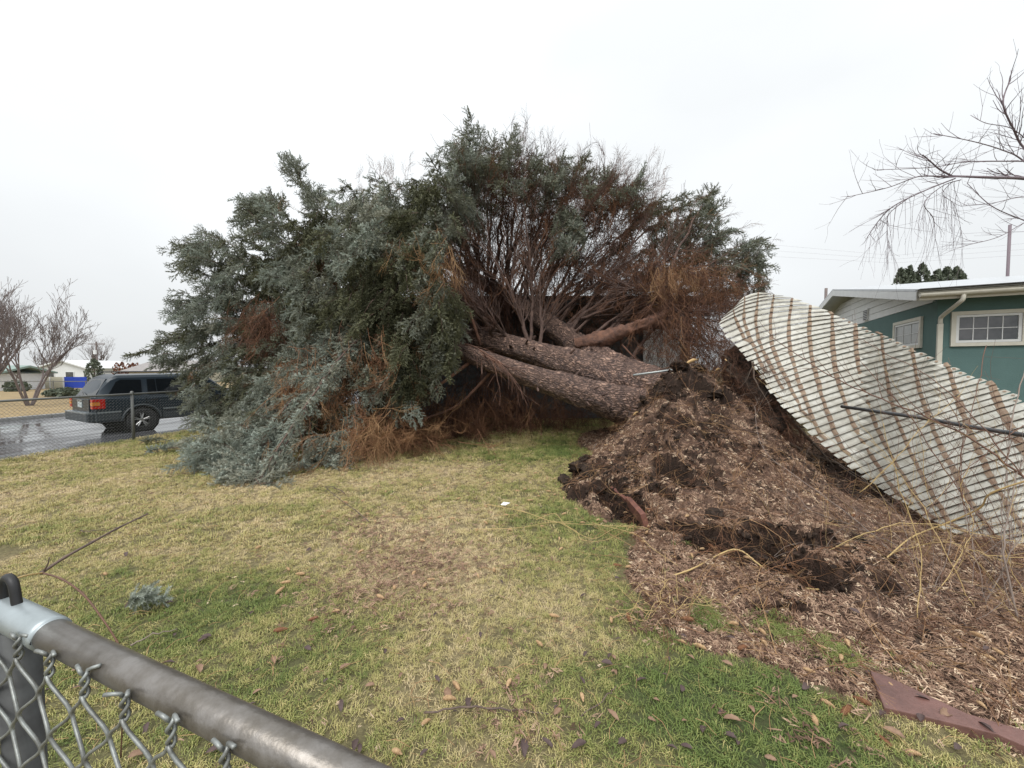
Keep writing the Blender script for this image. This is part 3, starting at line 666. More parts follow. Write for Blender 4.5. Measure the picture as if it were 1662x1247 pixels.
# front boughs drooping to the lawn
for px, py, d, ox, tint, arch, wd in (
    (412, 800, 4.9, 690, .8, .34, .42), (428, 790, 5.05, 690, .78, .32, .36), (440, 750, 5.7, 690, .66, .28, .5), (400, 700, 6.9, 640, .7, .25, .6),
    (470, 730, 6.1, 700, .4, .28, .5), (530, 755, 5.85, 720, .86, .32, .3), (385, 770, 5.6, 680, .78, .28, .45), (395, 720, 6.6, 660, .74, .3, .35), (500, 640, 6.8, 720, .66, .2, .5),
    (480, 690, 6.6, 690, .55, .25, .5), (420, 690, 6.8, 660, .8, .25, .6), (560, 600, 6.9, 720, .6, .2, .45), (640, 650, 6.6, 740, .5, .2, .35), (670, 600, 6.7, 740, .45, .2, .35), (600, 560, 6.9, 730, .66, .18, .45)):
    bough(at_px(ptC if px > 550 else ptB, ox), P(px, py, d), arch, .45, wd, tint, 1.05, droop=.8, dead=.06)
# middle curtain facing the camera
for px, py, d, ox, tint, arch, wd in (
    (500, 350, 9.2, 640, .42, .05, .7), (545, 330, 9.2, 680, .48, .05, .7), (560, 300, 9.6, 700, .5, .0, .7), (610, 290, 9.6, 720, .5, .0, .8), (650, 300, 9.2, 740, .55, .0, .8), (700, 290, 9.2, 760, .45, .0, .8),
    (480, 420, 8.4, 640, .45, .1, .7), (520, 470, 7.8, 660, .58, .15, .7), (560, 440, 7.7, 680, .78, .12, .6), (600, 370, 8.2, 700, .76, .08, .65), (620, 400, 7.8, 720, .82, .1, .6), (590, 480, 7.3, 700, .4, .2, .65),
    (640, 440, 7.3, 720, .45, .2, .6), (620, 520, 7.0, 720, .42, .2, .6), (660, 500, 7.0, 735, .26, .25, .55), (700, 470, 7.2, 750, .22, .25, .5), (690, 530, 7.0, 740, .25, .25, .5), (720, 560, 7.1, 750, .22, .25, .4),
    (540, 540, 7.4, 680, .66, .2, .6), (500, 560, 7.6, 660, .7, .2, .6), (580, 560, 7.1, 700, .72, .2, .55), (650, 570, 6.9, 730, .5, .2, .45), (700, 590, 6.9, 740, .4, .2, .3), (660, 350, 8.6, 740, .6, .05, .7),
    (700, 390, 8.4, 760, .5, .1, .5), (560, 390, 8.6, 680, .4, .1, .7), (520, 400, 9.6, 660, .3, .05, .8), (600, 430, 9.4, 700, .25, .05, .9), (560, 500, 9.0, 680, .2, .1, .9), (500, 500, 9.4, 660, .2, .1, .9), (640, 490, 8.8, 720, .18, .1, .8), (650, 400, 9.6, 740, .25, .05, .8), (600, 340, 10.4, 720, .3, .0, .8), (540, 580, 8.4, 680, .2, .1, .8), (600, 620, 7.8, 700, .22, .1, .5)):
    bough(at_px(ptB, ox) if py > 420 else at_px(ptA, ox), P(px, py, d), arch, .35, wd, tint, 1.0, droop=.8, dead=.08 if px > 480 else 0)
# crown top and right side, bare inside
for px, py, d, ox, tint, arch, wd in (
    (758, 212, 8.4, 770, .62, -.02, .3), (740, 240, 9.0, 770, .55, .05, .6), (800, 240, 9.0, 790, .5, .05, .5), (830, 240, 9.2, 800, .42, .05, .55), (870, 252, 9.3, 810, .45, .06, .6), (905, 268, 9.4, 830, .45, .08, .6), (950, 258, 9.6, 850, .5, .1, .55),
    (990, 290, 9.8, 860, .45, .12, .6), (1035, 290, 10, 880, .45, .12, .5), (1070, 325, 10, 900, .35, .12, .5), (1115, 330, 10, 920, .4, .12, .5), (1155, 312, 10.2, 940, .48, .1, .42), (1190, 375, 10, 950, .5, .12, .5), (1235, 392, 9.8, 960, .55, .12, .4),
    (1225, 430, 9.6, 980, .5, .14, .45), (1200, 470, 9.4, 1000, .4, .15, .4), (1160, 400, 9.8, 940, .42, .12, .5), (1100, 380, 9.8, 920, .35, .12, .5), (720, 330, 8.2, 770, .5, .1, .55), (760, 300, 8.5, 780, .45, .1, .55), (735, 380, 8.0, 770, .55, .15, .4),
    (820, 270, 8.8, 800, .38, .08, .5), (900, 300, 8.8, 840, .5, .12, .5), (930, 370, 8.3, 860, .55, .25, .3), (960, 330, 9.2, 870, .42, .12, .4), (700, 260, 10, 760, .35, .05, .7), (780, 250, 10.4, 790, .35, .05, .7), (860, 270, 10.6, 820, .3, .05, .7), (1040, 350, 10.6, 900, .3, .1, .6), (1140, 420, 10.6, 960, .3, .1, .6), (1215, 500, 10, 1000, .3, .12, .4), (1010, 400, 11, 880, .22, .1, .7), (1090, 430, 11, 920, .22, .1, .7), (940, 420, 11.5, 850, .2, .1, .7), (860, 400, 11.8, 820, .2, .1, .6), (1170, 480, 10.6, 960, .22, .1, .6)):
    bough(at_px(ptR, 1068) if px > 1130 and random.random() < .6 else at_px(ptA, ox), P(px, py, d), arch, .66, wd, tint, 1.25, r0=.045, droop=.6)
# bare limbs fanning from the stems
BARE = ((760, 300, 8.0, 780, 'A'), (790, 330, 8.2, 800, 'A'), (850, 330, 8.0, 860, 'B'), (845, 280, 8.6, 830, 'A'), (910, 340, 8.6, 850, 'A'), (960, 330, 8.7, 870, 'A'), (1000, 370, 8.9, 880, 'A'), (1050, 350, 9.0, 905, 'A'), (1010, 430, 8.6, 890, 'A'), (1060, 480, 8.4, 900, 'A'),
        (1080, 420, 8.8, 910, 'A'), (1120, 400, 9.2, 920, 'A'), (970, 400, 9.4, 880, 'A'), (930, 360, 9.2, 870, 'A'), (880, 350, 9.2, 850, 'A'), (820, 350, 9.4, 820, 'A'), (770, 400, 9.4, 800, 'A'), (1140, 450, 8.6, 940, 'R'), (1170, 500, 8.3, 1060, 'R'), (1190, 450, 8.8, 1066, 'R'), (1150, 560, 7.9, 1065, 'R'),
        (1130, 520, 8.0, 1070, 'R'), (1010, 470, 8.2, 1066, 'R'), (980, 455, 8.8, 1066, 'R'), (1090, 390, 9.0, 1066, 'R'), (745, 350, 8.4, 770, 'A'), (735, 440, 8.0, 790, 'B'), (755, 470, 7.9, 840, 'B'), (800, 420, 7.9, 860, 'B'), (865, 440, 8.0, 875, 'B'), (755, 490, 7.6, 808, 'B'), (770, 420, 8.4, 820, 'A'))
for px, py, d, ox, st in BARE:
    o = at_px({'A': ptA, 'B': ptB, 'R': ptR}[st], ox); tip = P(px, py, d); mb = MB(); L_ = (tip-o).length
    ctrl = (o+tip)/2+Vector((random.uniform(-.12, .12)*L_, 0, random.uniform(-.16, .12)*L_)); pts = [bez(o, ctrl, tip, i/12) for i in range(13)]
    for i in range(1, 12): pts[i] += Vector([random.gauss(0, .02) for _ in range(3)])
    r0 = random.uniform(.035, .055); mb.tube(pts, [r0*(1-.75*i/12) for i in range(13)], 6, False)
    for k in range(3, 13):
        for s in range(2):
            t = (pts[k]-pts[k-1]).normalized(); nd = (t+Vector((random.uniform(-1, 1), random.uniform(-1, 1), random.uniform(-.6, .9)))*.7).normalized()
            grow(mb, pts[k], nd, random.uniform(.35, 1.0), r0*(1-.75*k/12)*.5, 2, .1, .15, (2, 3), 4, .6, .6, .0022, 4)
            if random.random() < .8: DED.append((pts[k]+nd*.3, nd.copy(), random.uniform(0, .45), random.uniform(.8, 1.5)))
    toT(mb).build('bare_limb', M['branch'], tree, smooth=True, recalc=False)
# broken stubs along the trunks
for pts_, rad_, k0, k1, n_ in ((ptA, .26, 25, 150, 16), (ptB, .27, 25, 110, 14), (ptC, .21, 20, 75, 12)):
    for i in range(n_):
        k = min(random.randint(k0, k1), len(pts_)-3); p = pts_[k]; t = (pts_[k+1]-pts_[k-1]).normalized(); a = t.orthogonal().normalized(); a.rotate(Quaternion(t, random.uniform(0, 6.28)))
        if a.y > .4: a = -a
        r_ = random.uniform(.012, .03); l_ = random.uniform(.05, .22); mb = MB(); q0 = p+a*(rad_*(1-k/len(pts_))*.75); d = (a-t*.5).normalized()
        mb.tube([q0, q0+d*(.1+l_*.5), q0+d*(.12+l_)+Vector((random.gauss(0, .01), 0, random.gauss(0, .01)))], [r_*1.3, r_, r_*.7], 7, True, jit=.15); toT(mb).build('branch_stub', M['branch'], tree, recalc=False)
# limbs and broken wood under the low stem
for pts_, r0 in (([(735, 567, 7.3), (700, 600, 7.1), (650, 650, 6.9), (612, 690, 6.7)], .04), ([(760, 590, 7.2), (720, 620, 7.0), (660, 665, 6.8), (620, 700, 6.6)], .035), ([(800, 600, 7.2), (740, 660, 7.3), (660, 690, 7.2), (600, 740, 6.6)], .03), ([(700, 560, 7.5), (640, 590, 7.2), (600, 650, 6.8), (580, 700, 6.5)], .03),
                 ([(720, 572, 7.4), (770, 572, 7.2), (800, 585, 6.75), (822, 594, 6.7)], .025), ([(712, 556, 7.4), (760, 560, 7.0), (790, 575, 6.7), (824, 597, 6.6)], .022), ([(780, 560, 7.9), (760, 500, 7.7), (742, 460, 7.6), (735, 420, 7.7)], .035), ([(1070, 520, 8.0), (1090, 545, 7.9), (1130, 560, 7.7), (1160, 555, 7.6)], .03), ([(1010, 560, 8.0), (1040, 590, 7.8), (1070, 600, 7.7), (1100, 590, 7.6)], .02)):
    c_ = catmull([P(*q) for q in pts_], 4); mb = MB(); mb.tube(c_, [r0*(1-.6*i/len(c_)) for i in range(len(c_))], 7, True)
    for k in range(4, len(c_)):
        nd = ((c_[k]-c_[k-1]).normalized()+Vector((random.uniform(-1, 1), random.uniform(-1, 1), random.uniform(-.9, .2)))*.6).normalized()
        grow(mb, c_[k], nd, random.uniform(.3, .7), r0*.4, 1, -.3, .15, (1, 3), 4, .6, .6, .003, 4)
    toT(mb).build('bare_limb', M['redbranch'], tree, smooth=True, recalc=False)
# dead sprays: (px, py, depth, px spread, py spread, n, tone, direction)
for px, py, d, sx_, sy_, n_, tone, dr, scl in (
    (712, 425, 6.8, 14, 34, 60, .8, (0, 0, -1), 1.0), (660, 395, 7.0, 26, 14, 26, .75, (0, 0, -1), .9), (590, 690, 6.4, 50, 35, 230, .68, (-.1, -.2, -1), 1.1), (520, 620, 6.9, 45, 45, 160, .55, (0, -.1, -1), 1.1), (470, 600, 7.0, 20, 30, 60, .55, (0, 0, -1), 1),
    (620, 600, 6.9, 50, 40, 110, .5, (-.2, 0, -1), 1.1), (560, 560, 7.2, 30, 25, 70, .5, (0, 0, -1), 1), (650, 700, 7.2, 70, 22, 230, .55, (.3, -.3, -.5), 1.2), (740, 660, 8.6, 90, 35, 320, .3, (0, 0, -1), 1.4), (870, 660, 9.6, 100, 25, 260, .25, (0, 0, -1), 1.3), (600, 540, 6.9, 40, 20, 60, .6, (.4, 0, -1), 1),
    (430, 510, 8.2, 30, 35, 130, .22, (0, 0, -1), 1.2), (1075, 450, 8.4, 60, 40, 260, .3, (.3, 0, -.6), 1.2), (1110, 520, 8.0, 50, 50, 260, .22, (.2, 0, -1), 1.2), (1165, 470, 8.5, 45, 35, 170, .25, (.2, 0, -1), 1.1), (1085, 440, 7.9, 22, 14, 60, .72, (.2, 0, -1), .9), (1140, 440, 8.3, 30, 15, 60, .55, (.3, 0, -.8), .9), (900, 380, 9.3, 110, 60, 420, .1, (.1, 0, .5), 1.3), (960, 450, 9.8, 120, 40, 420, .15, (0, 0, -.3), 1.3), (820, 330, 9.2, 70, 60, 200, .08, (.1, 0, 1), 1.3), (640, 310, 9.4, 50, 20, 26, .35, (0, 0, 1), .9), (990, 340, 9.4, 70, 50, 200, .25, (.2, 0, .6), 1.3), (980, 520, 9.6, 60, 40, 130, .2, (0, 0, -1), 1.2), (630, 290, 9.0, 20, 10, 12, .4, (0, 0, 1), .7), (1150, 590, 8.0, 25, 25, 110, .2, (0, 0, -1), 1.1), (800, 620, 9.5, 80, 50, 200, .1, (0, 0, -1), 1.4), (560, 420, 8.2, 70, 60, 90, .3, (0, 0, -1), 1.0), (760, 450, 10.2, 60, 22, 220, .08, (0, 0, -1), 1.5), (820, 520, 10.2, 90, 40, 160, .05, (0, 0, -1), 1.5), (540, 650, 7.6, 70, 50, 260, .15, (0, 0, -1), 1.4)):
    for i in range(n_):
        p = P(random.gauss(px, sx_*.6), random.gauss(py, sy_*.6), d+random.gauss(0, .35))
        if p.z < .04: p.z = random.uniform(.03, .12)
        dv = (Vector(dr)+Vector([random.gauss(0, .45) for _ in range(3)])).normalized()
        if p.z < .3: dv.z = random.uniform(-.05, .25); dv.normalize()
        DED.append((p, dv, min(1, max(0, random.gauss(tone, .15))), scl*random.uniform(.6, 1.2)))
# masses of needled sprays between the boughs
def fdepth(px, py):
    d = float(np.interp(px, [230, 300, 400, 480, 560, 640, 735, 900, 1100, 1240], [9.6, 9.2, 8.7, 8.0, 7.4, 7.05, 7.1, 8.6, 9.6, 9.7]))
    if px < 740: d += max(0, 390-py)*.012-max(0, py-600)*.004
    return d
TW = MB()
def cluster(p, d, tint, L_=.5, droop=.5, wid=.22):
    d = d.normalized(); q = p.copy(); pts = [q.copy()]; m = max(3, int(L_/.085))
    for i in range(m):
        d = (d+Vector((random.uniform(-.16, .16), random.uniform(-.16, .16), -.18*droop+random.uniform(-.1, .1)))).normalized()
        if q.z < .1 and d.z < 0: d.z = .04; d.normalize()
        side = d.orthogonal().normalized(); side.rotate(Quaternion(d, random.uniform(0, 6.28))); k = 1-.5*i/m
        for s_ in (-1, 1):
            dd = (d*.75+side*s_*.8+Vector((0, 0, -.3*droop))).normalized()
            t = min(.86, max(0, tint+random.gauss(0, .06)+.06*i/m))
            SPR.append((q+dd*random.uniform(0, .05), dd, t, random.uniform(.75, 1.15)))
            if random.random() < k*.75: SPR.append((q+dd*wid*random.uniform(.5, .8), (dd+d*.5+Vector((0, 0, -.3*droop))).normalized(), min(.86, t+.05), random.uniform(.75, 1.1)))
        q = q+d*.085; pts.append(q.copy())
    SPR.append((q.copy(), d.copy(), min(.86, tint+.1), 1.1)); TW.tube(pts, [.006*(1-.6*i/m) for i in range(m+1)], 3, False)
def inpoly(x, y, pl):
    return float(sdist(np.array([float(x)]), np.array([float(y)]), pl)[0]) > 0
def mass(pl, n_, back, tint, dr, L_=.5, droop=.6, jit=.35, dfix=None, spread=.5):
    xs_, ys_ = [p[0] for p in pl], [p[1] for p in pl]; c_ = 0
    while c_ < n_:
        x, y = random.uniform(min(xs_), max(xs_)), random.uniform(min(ys_), max(ys_))
        if not inpoly(x, y, pl): continue
        c_ += 1; d = (dfix(x, y) if dfix else fdepth(x, y))+back+random.gauss(0, jit)
        p = P(x, y, d)
        if p.z < .08: p = P(x, y, d*.985); p.z = max(p.z, random.uniform(.06, .2))
        tn = tint(x, y) if callable(tint) else tint
        cluster(p, Vector(dr)+Vector([random.gauss(0, spread) for _ in range(3)]), tn+random.gauss(0, .07), L_*random.uniform(.7, 1.3), droop)
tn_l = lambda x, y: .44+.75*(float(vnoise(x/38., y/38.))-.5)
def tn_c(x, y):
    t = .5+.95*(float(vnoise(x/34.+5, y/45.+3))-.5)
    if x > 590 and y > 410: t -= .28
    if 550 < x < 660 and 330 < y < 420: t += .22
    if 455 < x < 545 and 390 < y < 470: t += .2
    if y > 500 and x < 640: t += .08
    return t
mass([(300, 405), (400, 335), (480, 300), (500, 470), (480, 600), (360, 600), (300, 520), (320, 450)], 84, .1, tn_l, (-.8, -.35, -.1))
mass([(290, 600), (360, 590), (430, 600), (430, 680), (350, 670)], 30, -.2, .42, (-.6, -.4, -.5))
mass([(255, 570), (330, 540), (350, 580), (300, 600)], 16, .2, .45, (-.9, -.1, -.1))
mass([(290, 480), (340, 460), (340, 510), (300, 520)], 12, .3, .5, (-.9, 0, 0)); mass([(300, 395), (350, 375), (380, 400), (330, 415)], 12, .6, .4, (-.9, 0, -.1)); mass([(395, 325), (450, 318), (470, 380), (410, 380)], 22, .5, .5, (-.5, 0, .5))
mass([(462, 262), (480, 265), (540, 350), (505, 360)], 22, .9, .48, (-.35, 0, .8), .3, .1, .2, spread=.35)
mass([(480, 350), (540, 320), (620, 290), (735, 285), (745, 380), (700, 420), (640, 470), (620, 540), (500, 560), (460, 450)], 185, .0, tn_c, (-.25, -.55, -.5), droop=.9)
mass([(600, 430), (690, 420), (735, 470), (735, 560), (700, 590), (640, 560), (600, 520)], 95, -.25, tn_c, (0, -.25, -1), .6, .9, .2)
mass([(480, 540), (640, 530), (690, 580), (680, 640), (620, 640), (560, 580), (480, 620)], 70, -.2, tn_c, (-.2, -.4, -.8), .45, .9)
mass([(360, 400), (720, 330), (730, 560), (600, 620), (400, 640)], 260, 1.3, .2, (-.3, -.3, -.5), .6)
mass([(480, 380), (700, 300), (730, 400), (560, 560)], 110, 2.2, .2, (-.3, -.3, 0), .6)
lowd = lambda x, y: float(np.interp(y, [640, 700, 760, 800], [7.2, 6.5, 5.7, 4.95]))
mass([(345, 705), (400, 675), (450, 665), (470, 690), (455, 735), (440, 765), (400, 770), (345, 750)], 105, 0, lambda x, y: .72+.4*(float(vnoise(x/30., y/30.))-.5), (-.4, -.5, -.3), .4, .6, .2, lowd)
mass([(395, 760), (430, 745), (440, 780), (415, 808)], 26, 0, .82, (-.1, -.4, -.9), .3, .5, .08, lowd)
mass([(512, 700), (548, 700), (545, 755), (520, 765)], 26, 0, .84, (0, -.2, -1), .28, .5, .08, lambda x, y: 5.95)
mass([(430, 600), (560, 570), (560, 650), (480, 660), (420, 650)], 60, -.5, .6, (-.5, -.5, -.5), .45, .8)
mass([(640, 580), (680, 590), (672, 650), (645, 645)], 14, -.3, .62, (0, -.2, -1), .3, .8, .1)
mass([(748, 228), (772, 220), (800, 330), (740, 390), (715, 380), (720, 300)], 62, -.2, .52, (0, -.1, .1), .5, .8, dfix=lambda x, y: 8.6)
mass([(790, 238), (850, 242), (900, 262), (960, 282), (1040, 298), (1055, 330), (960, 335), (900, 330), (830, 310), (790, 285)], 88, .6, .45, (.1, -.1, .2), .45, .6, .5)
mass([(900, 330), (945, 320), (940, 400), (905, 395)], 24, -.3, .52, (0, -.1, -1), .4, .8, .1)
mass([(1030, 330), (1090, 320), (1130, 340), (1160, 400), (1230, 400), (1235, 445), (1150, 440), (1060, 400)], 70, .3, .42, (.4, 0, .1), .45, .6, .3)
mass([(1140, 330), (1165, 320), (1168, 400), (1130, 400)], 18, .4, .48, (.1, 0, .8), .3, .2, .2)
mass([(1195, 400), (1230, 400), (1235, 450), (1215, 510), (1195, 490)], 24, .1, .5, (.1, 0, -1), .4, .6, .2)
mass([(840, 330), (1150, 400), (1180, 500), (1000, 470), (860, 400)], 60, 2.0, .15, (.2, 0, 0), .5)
tag(toT(TW).build('fine_twigs', M['branch'], tree, recalc=False), kind='stuff')
def emit(name, lst, mesh, label=None, parent=None, off=None):
    n_ = len(lst); pts = np.empty((n_, 3)); rot = np.empty((n_, 3)); tin = np.empty(n_); scl = np.empty(n_)
    for i, (p, d, t, s) in enumerate(lst):
        q = d.to_track_quat('X', 'Z') @ Quaternion((1, 0, 0), random.uniform(0, 6.28))
        pts[i] = (p-off)[:] if off else p[:]; rot[i] = q.to_euler()[:]; tin[i] = t; scl[i] = s
    return inst(name, pts, rot, scl, tin, mesh, parent)
SPR = [s for s in SPR if s[0].z > .0]
print('sprigs', len(SPR), 'dead', len(DED), 'boughs', NB)
emit('foliage', SPR, needle_sprig(), parent=tree, off=T0)
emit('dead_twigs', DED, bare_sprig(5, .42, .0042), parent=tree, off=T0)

# root plate: torn disc of soil and roots standing on edge behind the mound
rp = MB(); cr_ = P(1222, 640, 7.0); nrm = Vector((.75, -.35, .25)).normalized(); e1 = nrm.cross(Vector((0, 0, 1))).normalized(); e2 = e1.cross(nrm)
nr, na = 60, 96
for i in range(nr+1):
    th = math.pi*i/nr
    for k in range(na):
        a = 2*math.pi*k/na; dx, dy, dz = math.sin(th)*math.cos(a), math.sin(th)*math.sin(a), math.cos(th)
        q = e1*dx*1.05+e2*dy*1.1+nrm*dz*.42
        w = cr_+q; f = lambda sc_: float(vnoise(w.x*sc_+w.y*.7*sc_+3, w.z*sc_-w.y*.7*sc_+50))-.5
        q = q*(1+.38*f(1.7)+.22*f(4.5)+.13*f(11)+.05*f(25)); rp.v.append(tuple(cr_+q))
for i in range(nr):
    for k in range(na): rp.f.append((i*na+k, i*na+(k+1) % na, (i+1)*na+(k+1) % na, (i+1)*na+k)); rp.m.append(0)
toT(rp).build('root_plate', M['soil'], tree, smooth=True)
for i in range(70):
    a = random.uniform(0, 2*math.pi); rr_ = random.uniform(.2, 1.1); p = cr_+(e1*math.cos(a)+e2*math.sin(a))*rr_+nrm*random.uniform(-.4, .35)
    d = (nrm*random.uniform(-.6, 1)+Vector((0, -.8, 0))+e1*random.uniform(-1, 1)+Vector((0, 0, random.uniform(-1.2, .3)))).normalized(); mb = MB()
    grow(mb, p, d, random.uniform(.4, 1.0), random.uniform(.008, .03), 2, -.5, .3, (1, 3), 5, .6, .6, .002, 6)
    toT(mb).build('root', M['rootm'], tree, smooth=True, recalc=False)
for q0, q1, q2, r_ in (((1210, 670, 6.4), (1260, 735, 5.9), (1320, 770, 5.6), .045), ((1230, 690, 6.2), (1300, 730, 5.9), (1380, 760, 5.6), .03), ((1180, 600, 6.6), (1215, 640, 6.2), (1235, 700, 5.9), .03), ((1240, 640, 6.4), (1290, 690, 6.1), (1330, 730, 5.8), .04), ((1200, 600, 6.5), (1230, 600, 6.3), (1270, 640, 6.2), .02)):
    mb = MB(); c_ = catmull([P(*q0), P(*q1), P(*q2)], 6); mb.tube(c_, [r_*(1-.6*i/len(c_)) for i in range(len(c_))], 7, True, jit=.12)
    for k in range(3, len(c_)): grow(mb, c_[k], Vector((random.uniform(-.5, 1), random.uniform(-1, 0), random.uniform(-1, .3))), .35, r_*.3, 1, -.4, .3, (1, 3), 4, .6, .6, .002, 4)
    toT(mb).build('root', M['rootm'], tree, smooth=True, recalc=False)
# hair roots hang from the plate
hr = []
for i in range(1600):
    a = random.uniform(0, 2*math.pi); rr_ = 1.2*math.sqrt(random.random()); p = cr_+(e1*math.cos(a)+e2*math.sin(a)*1.05)*rr_+nrm*(random.choice((-1, 1))*.42*math.sqrt(max(0, 1-(rr_/1.25)**2)))
    hr.append((p, (Vector((0, -.4, 0))+Vector((random.gauss(0, .5), random.gauss(0, .5), random.gauss(-.6, .4)))).normalized(), random.uniform(0, .4), random.uniform(.5, 1.4)))
emit('hair_roots', hr, bare_sprig(5, .3, .002), parent=tree, off=T0)

# small loose spruce sprays lying on the lawn
def loose(px, py, n_, ln, label, tint=.72, rz=0):
    g = G(px, py); e = empty('fallen_spruce_spray', (g.x, g.y, float(zlawn(np.array([g.x]), np.array([g.y]))[0])), label=label, cat='branch')
    lst = []; mb = MB()
    pts = [Vector((ln*(i/6-.5)*math.cos(rz), ln*(i/6-.5)*math.sin(rz), .04+.05*math.sin(i/2))) for i in range(7)]; mb.tube(pts, [.008]*6+[.004], 5); mb.build('stem', M['branch'], e, recalc=False)
    for i in range(n_):
        k = random.randint(0, 5); p = pts[k].lerp(pts[k+1], random.random()); s = random.choice((-1, 1)); d = (Vector((math.cos(rz)-s*math.sin(rz)*.8, math.sin(rz)+s*math.cos(rz)*.8, random.uniform(-.1, .4)))).normalized()
        lst.append((p+d*random.uniform(0, ln*.22)+Vector((0, 0, .02)), d, min(.86, random.gauss(tint, .06)), random.uniform(.7, 1.1)))
    emit('needles', lst, bpy.data.meshes['spruce_sprig'], parent=e)
loose(277, 735, 60, .8, 'small blue-green spruce spray lying near the fence post', .7, .2)
loose(243, 722, 14, .4, 'tiny flat spruce spray beside the larger one near the fence', .45, 0)
loose(222, 990, 9, .1, 'flattened bluish sprig in the grass above the near rail', .68, .5)
loose(735, 695, 26, .9, 'bluish spruce spray in the shade under the low trunk', .66, .1)

# ------------------------------------------------------------------ white slat fence, twisted up by the roots
PLs = [0, .05, .1, .15, .2, .3, .4, .5, .6, .7, .8, .9, 1.0]
PL = [(1190, 496), (1174, 508), (1166, 523), (1178, 545), (1198, 566), (1228, 602), (1252, 642), (1292, 684), (1345, 733), (1402, 779), (1466, 822), (1532, 862), (1620, 905)]
PR = [(1245, 476), (1292, 484), (1338, 501), (1372, 516), (1405, 530), (1462, 556), (1530, 588), (1602, 619), (1668, 650), (1745, 695), (1825, 745), (1900, 800), (1960, 860)]
def depth_fence(px, py):
    db = np.interp(px, [1160, 1200, 1250, 1300, 1350, 1400, 1460, 1520, 1600, 1662, 1800, 1960], [6.5, 6.2, 5.95, 5.7, 5.35, 5.0, 4.35, 3.85, 3.4, 3.1, 2.75, 2.45])
    yb = np.interp(px, [1160, 1228, 1292, 1345, 1402, 1466, 1532, 1662, 1960], [530, 602, 684, 733, 779, 822, 862, 915, 1000])
    return db+.75*np.clip((yb-py)/300, -.2, 1.2)+.10*math.sin(px*.013+py*.02)
NSL = 52
def slat_img(i, t):
    s = i/(NSL-1.0); s2 = max(0, s-.045*min(1, s*4)); lx, ly = np.interp(s, PLs, [p[0] for p in PL]), np.interp(s, PLs, [p[1] for p in PL]); rx, ry = np.interp(s2, PLs, [p[0] for p in PR]), np.interp(s2, PLs, [p[1] for p in PR])
    x = lx+(rx-lx)*t; y = ly+(ry-ly)*t-7*4*t*(1-t)*(1-s*.5)-3*math.sin(t*3+s*9)*.5
    if s < .5: y += (1-s*2)*14*max(0, .25-t)**1.0*2
    return x, y
def slat_pt(i, t): x, y = slat_img(i, t); return P(x, y, depth_fence(x, y))
fo = slat_pt(NSL-2, .02); wf = empty('white_slat_fence', (fo.x, fo.y, 0), label='white slat fence panel twisted up by the roots, laced with brown straps', cat='fence')
F0 = wf.location.copy()
def toF(mb): mb.v = [(v[0]-F0.x, v[1]-F0.y, v[2]-F0.z) for v in mb.v]; return mb
view_n = lambda p: (Vector((0, 0, CAM_H))-p).normalized()*.55+Vector((-.5, -.6, .5))*.45
def slat_frame(i, t):
    """top and lower edge point of slat i at t, louvred: the lower edge stands proud"""
    a = slat_pt(i, t); b_ = slat_pt(i+1, t); nn = Vector((-.55, -.75, .35)).normalized(); w = (b_-a)
    k = min(.016, w.length*.22)
    return a-nn*k*.6, a+w*1.0+nn*k, nn
for i in range(NSL-1):
    ti = 18; va, vb = [], []; e0 = random.uniform(0, .02); e1_ = 1-random.uniform(0, .035)*(1 if i % 3 else .3)
    mb = MB(); rows = []; wj = random.uniform(1.0, 1.06); wob = random.uniform(-.004, .004)
    for j in range(ti+1):
        t = e0+(e1_-e0)*j/ti; A_, B_, nn = slat_frame(i, t); B_ = A_+(B_-A_)*wj+nn*wob
        # rounded ends
        m = 1.0 if 0 < j < ti else .7
        c_ = (A_+B_)/2; A_ = c_+(A_-c_)*m; B_ = c_+(B_-c_)*m
        mid = c_+nn*(.007+.009*(float(vnoise(i*.9+3, t*9+i*2.3))-.5)); A_ = A_+nn*.006*(float(vnoise(i*1.7, t*7))-.5); B_ = B_+nn*.012*(float(vnoise(i*2.1+9, t*6))-.5)
        rows.append([A_, A_.lerp(mid, .55)+nn*.002, mid, B_.lerp(mid, .5)+nn*.003, B_, B_-nn*.004, mid-nn*.005, A_-nn*.004])
    for r_ in rows: mb.v.extend([tuple(q) for q in r_])
    for j in range(ti):
        for k in range(8): mb.f.append((j*8+k, j*8+(k+1) % 8, (j+1)*8+(k+1) % 8, (j+1)*8+k)); mb.m.append(0)
    mb.f.append(tuple(reversed(range(8)))); mb.f.append(tuple(ti*8+k for k in range(8))); mb.m += [0, 0]
    toF(mb).build('slat', M['slat'], wf)
    wm = MB(); wm.tube([rows[j][4]+(rows[j][4]-rows[j][0]).normalized()*.002+nn*.001 for j in range(1, ti)], .0028, 4, False, jit=.3); toF(wm).build('seam_shade_wire', M['rust_shade'], wf, recalc=False)  # thin rust line, coloured dark to draw the shadow in the slat gap too
    # rust-dark eyelet in the rounded end
    A_, B_, nn = slat_frame(i, e1_-.02); c_ = (A_+B_)/2+nn*.009; w = (B_-A_).length*.17
    if i > 8:
        d1 = (B_-A_).normalized(); d2 = nn.cross(d1); mb = MB()
        ring = []
        for k in range(10):
            an = k*.628; ring.append(c_+(d1*math.cos(an)+d2*math.sin(an))*w)
        mb.prism(ring, nn*.003); toF(mb).build('eyelet', M['strap'], wf)
Z7 = lambda L_: [(1150+x/3.246, 440+y/3.246) for x, y in L_]
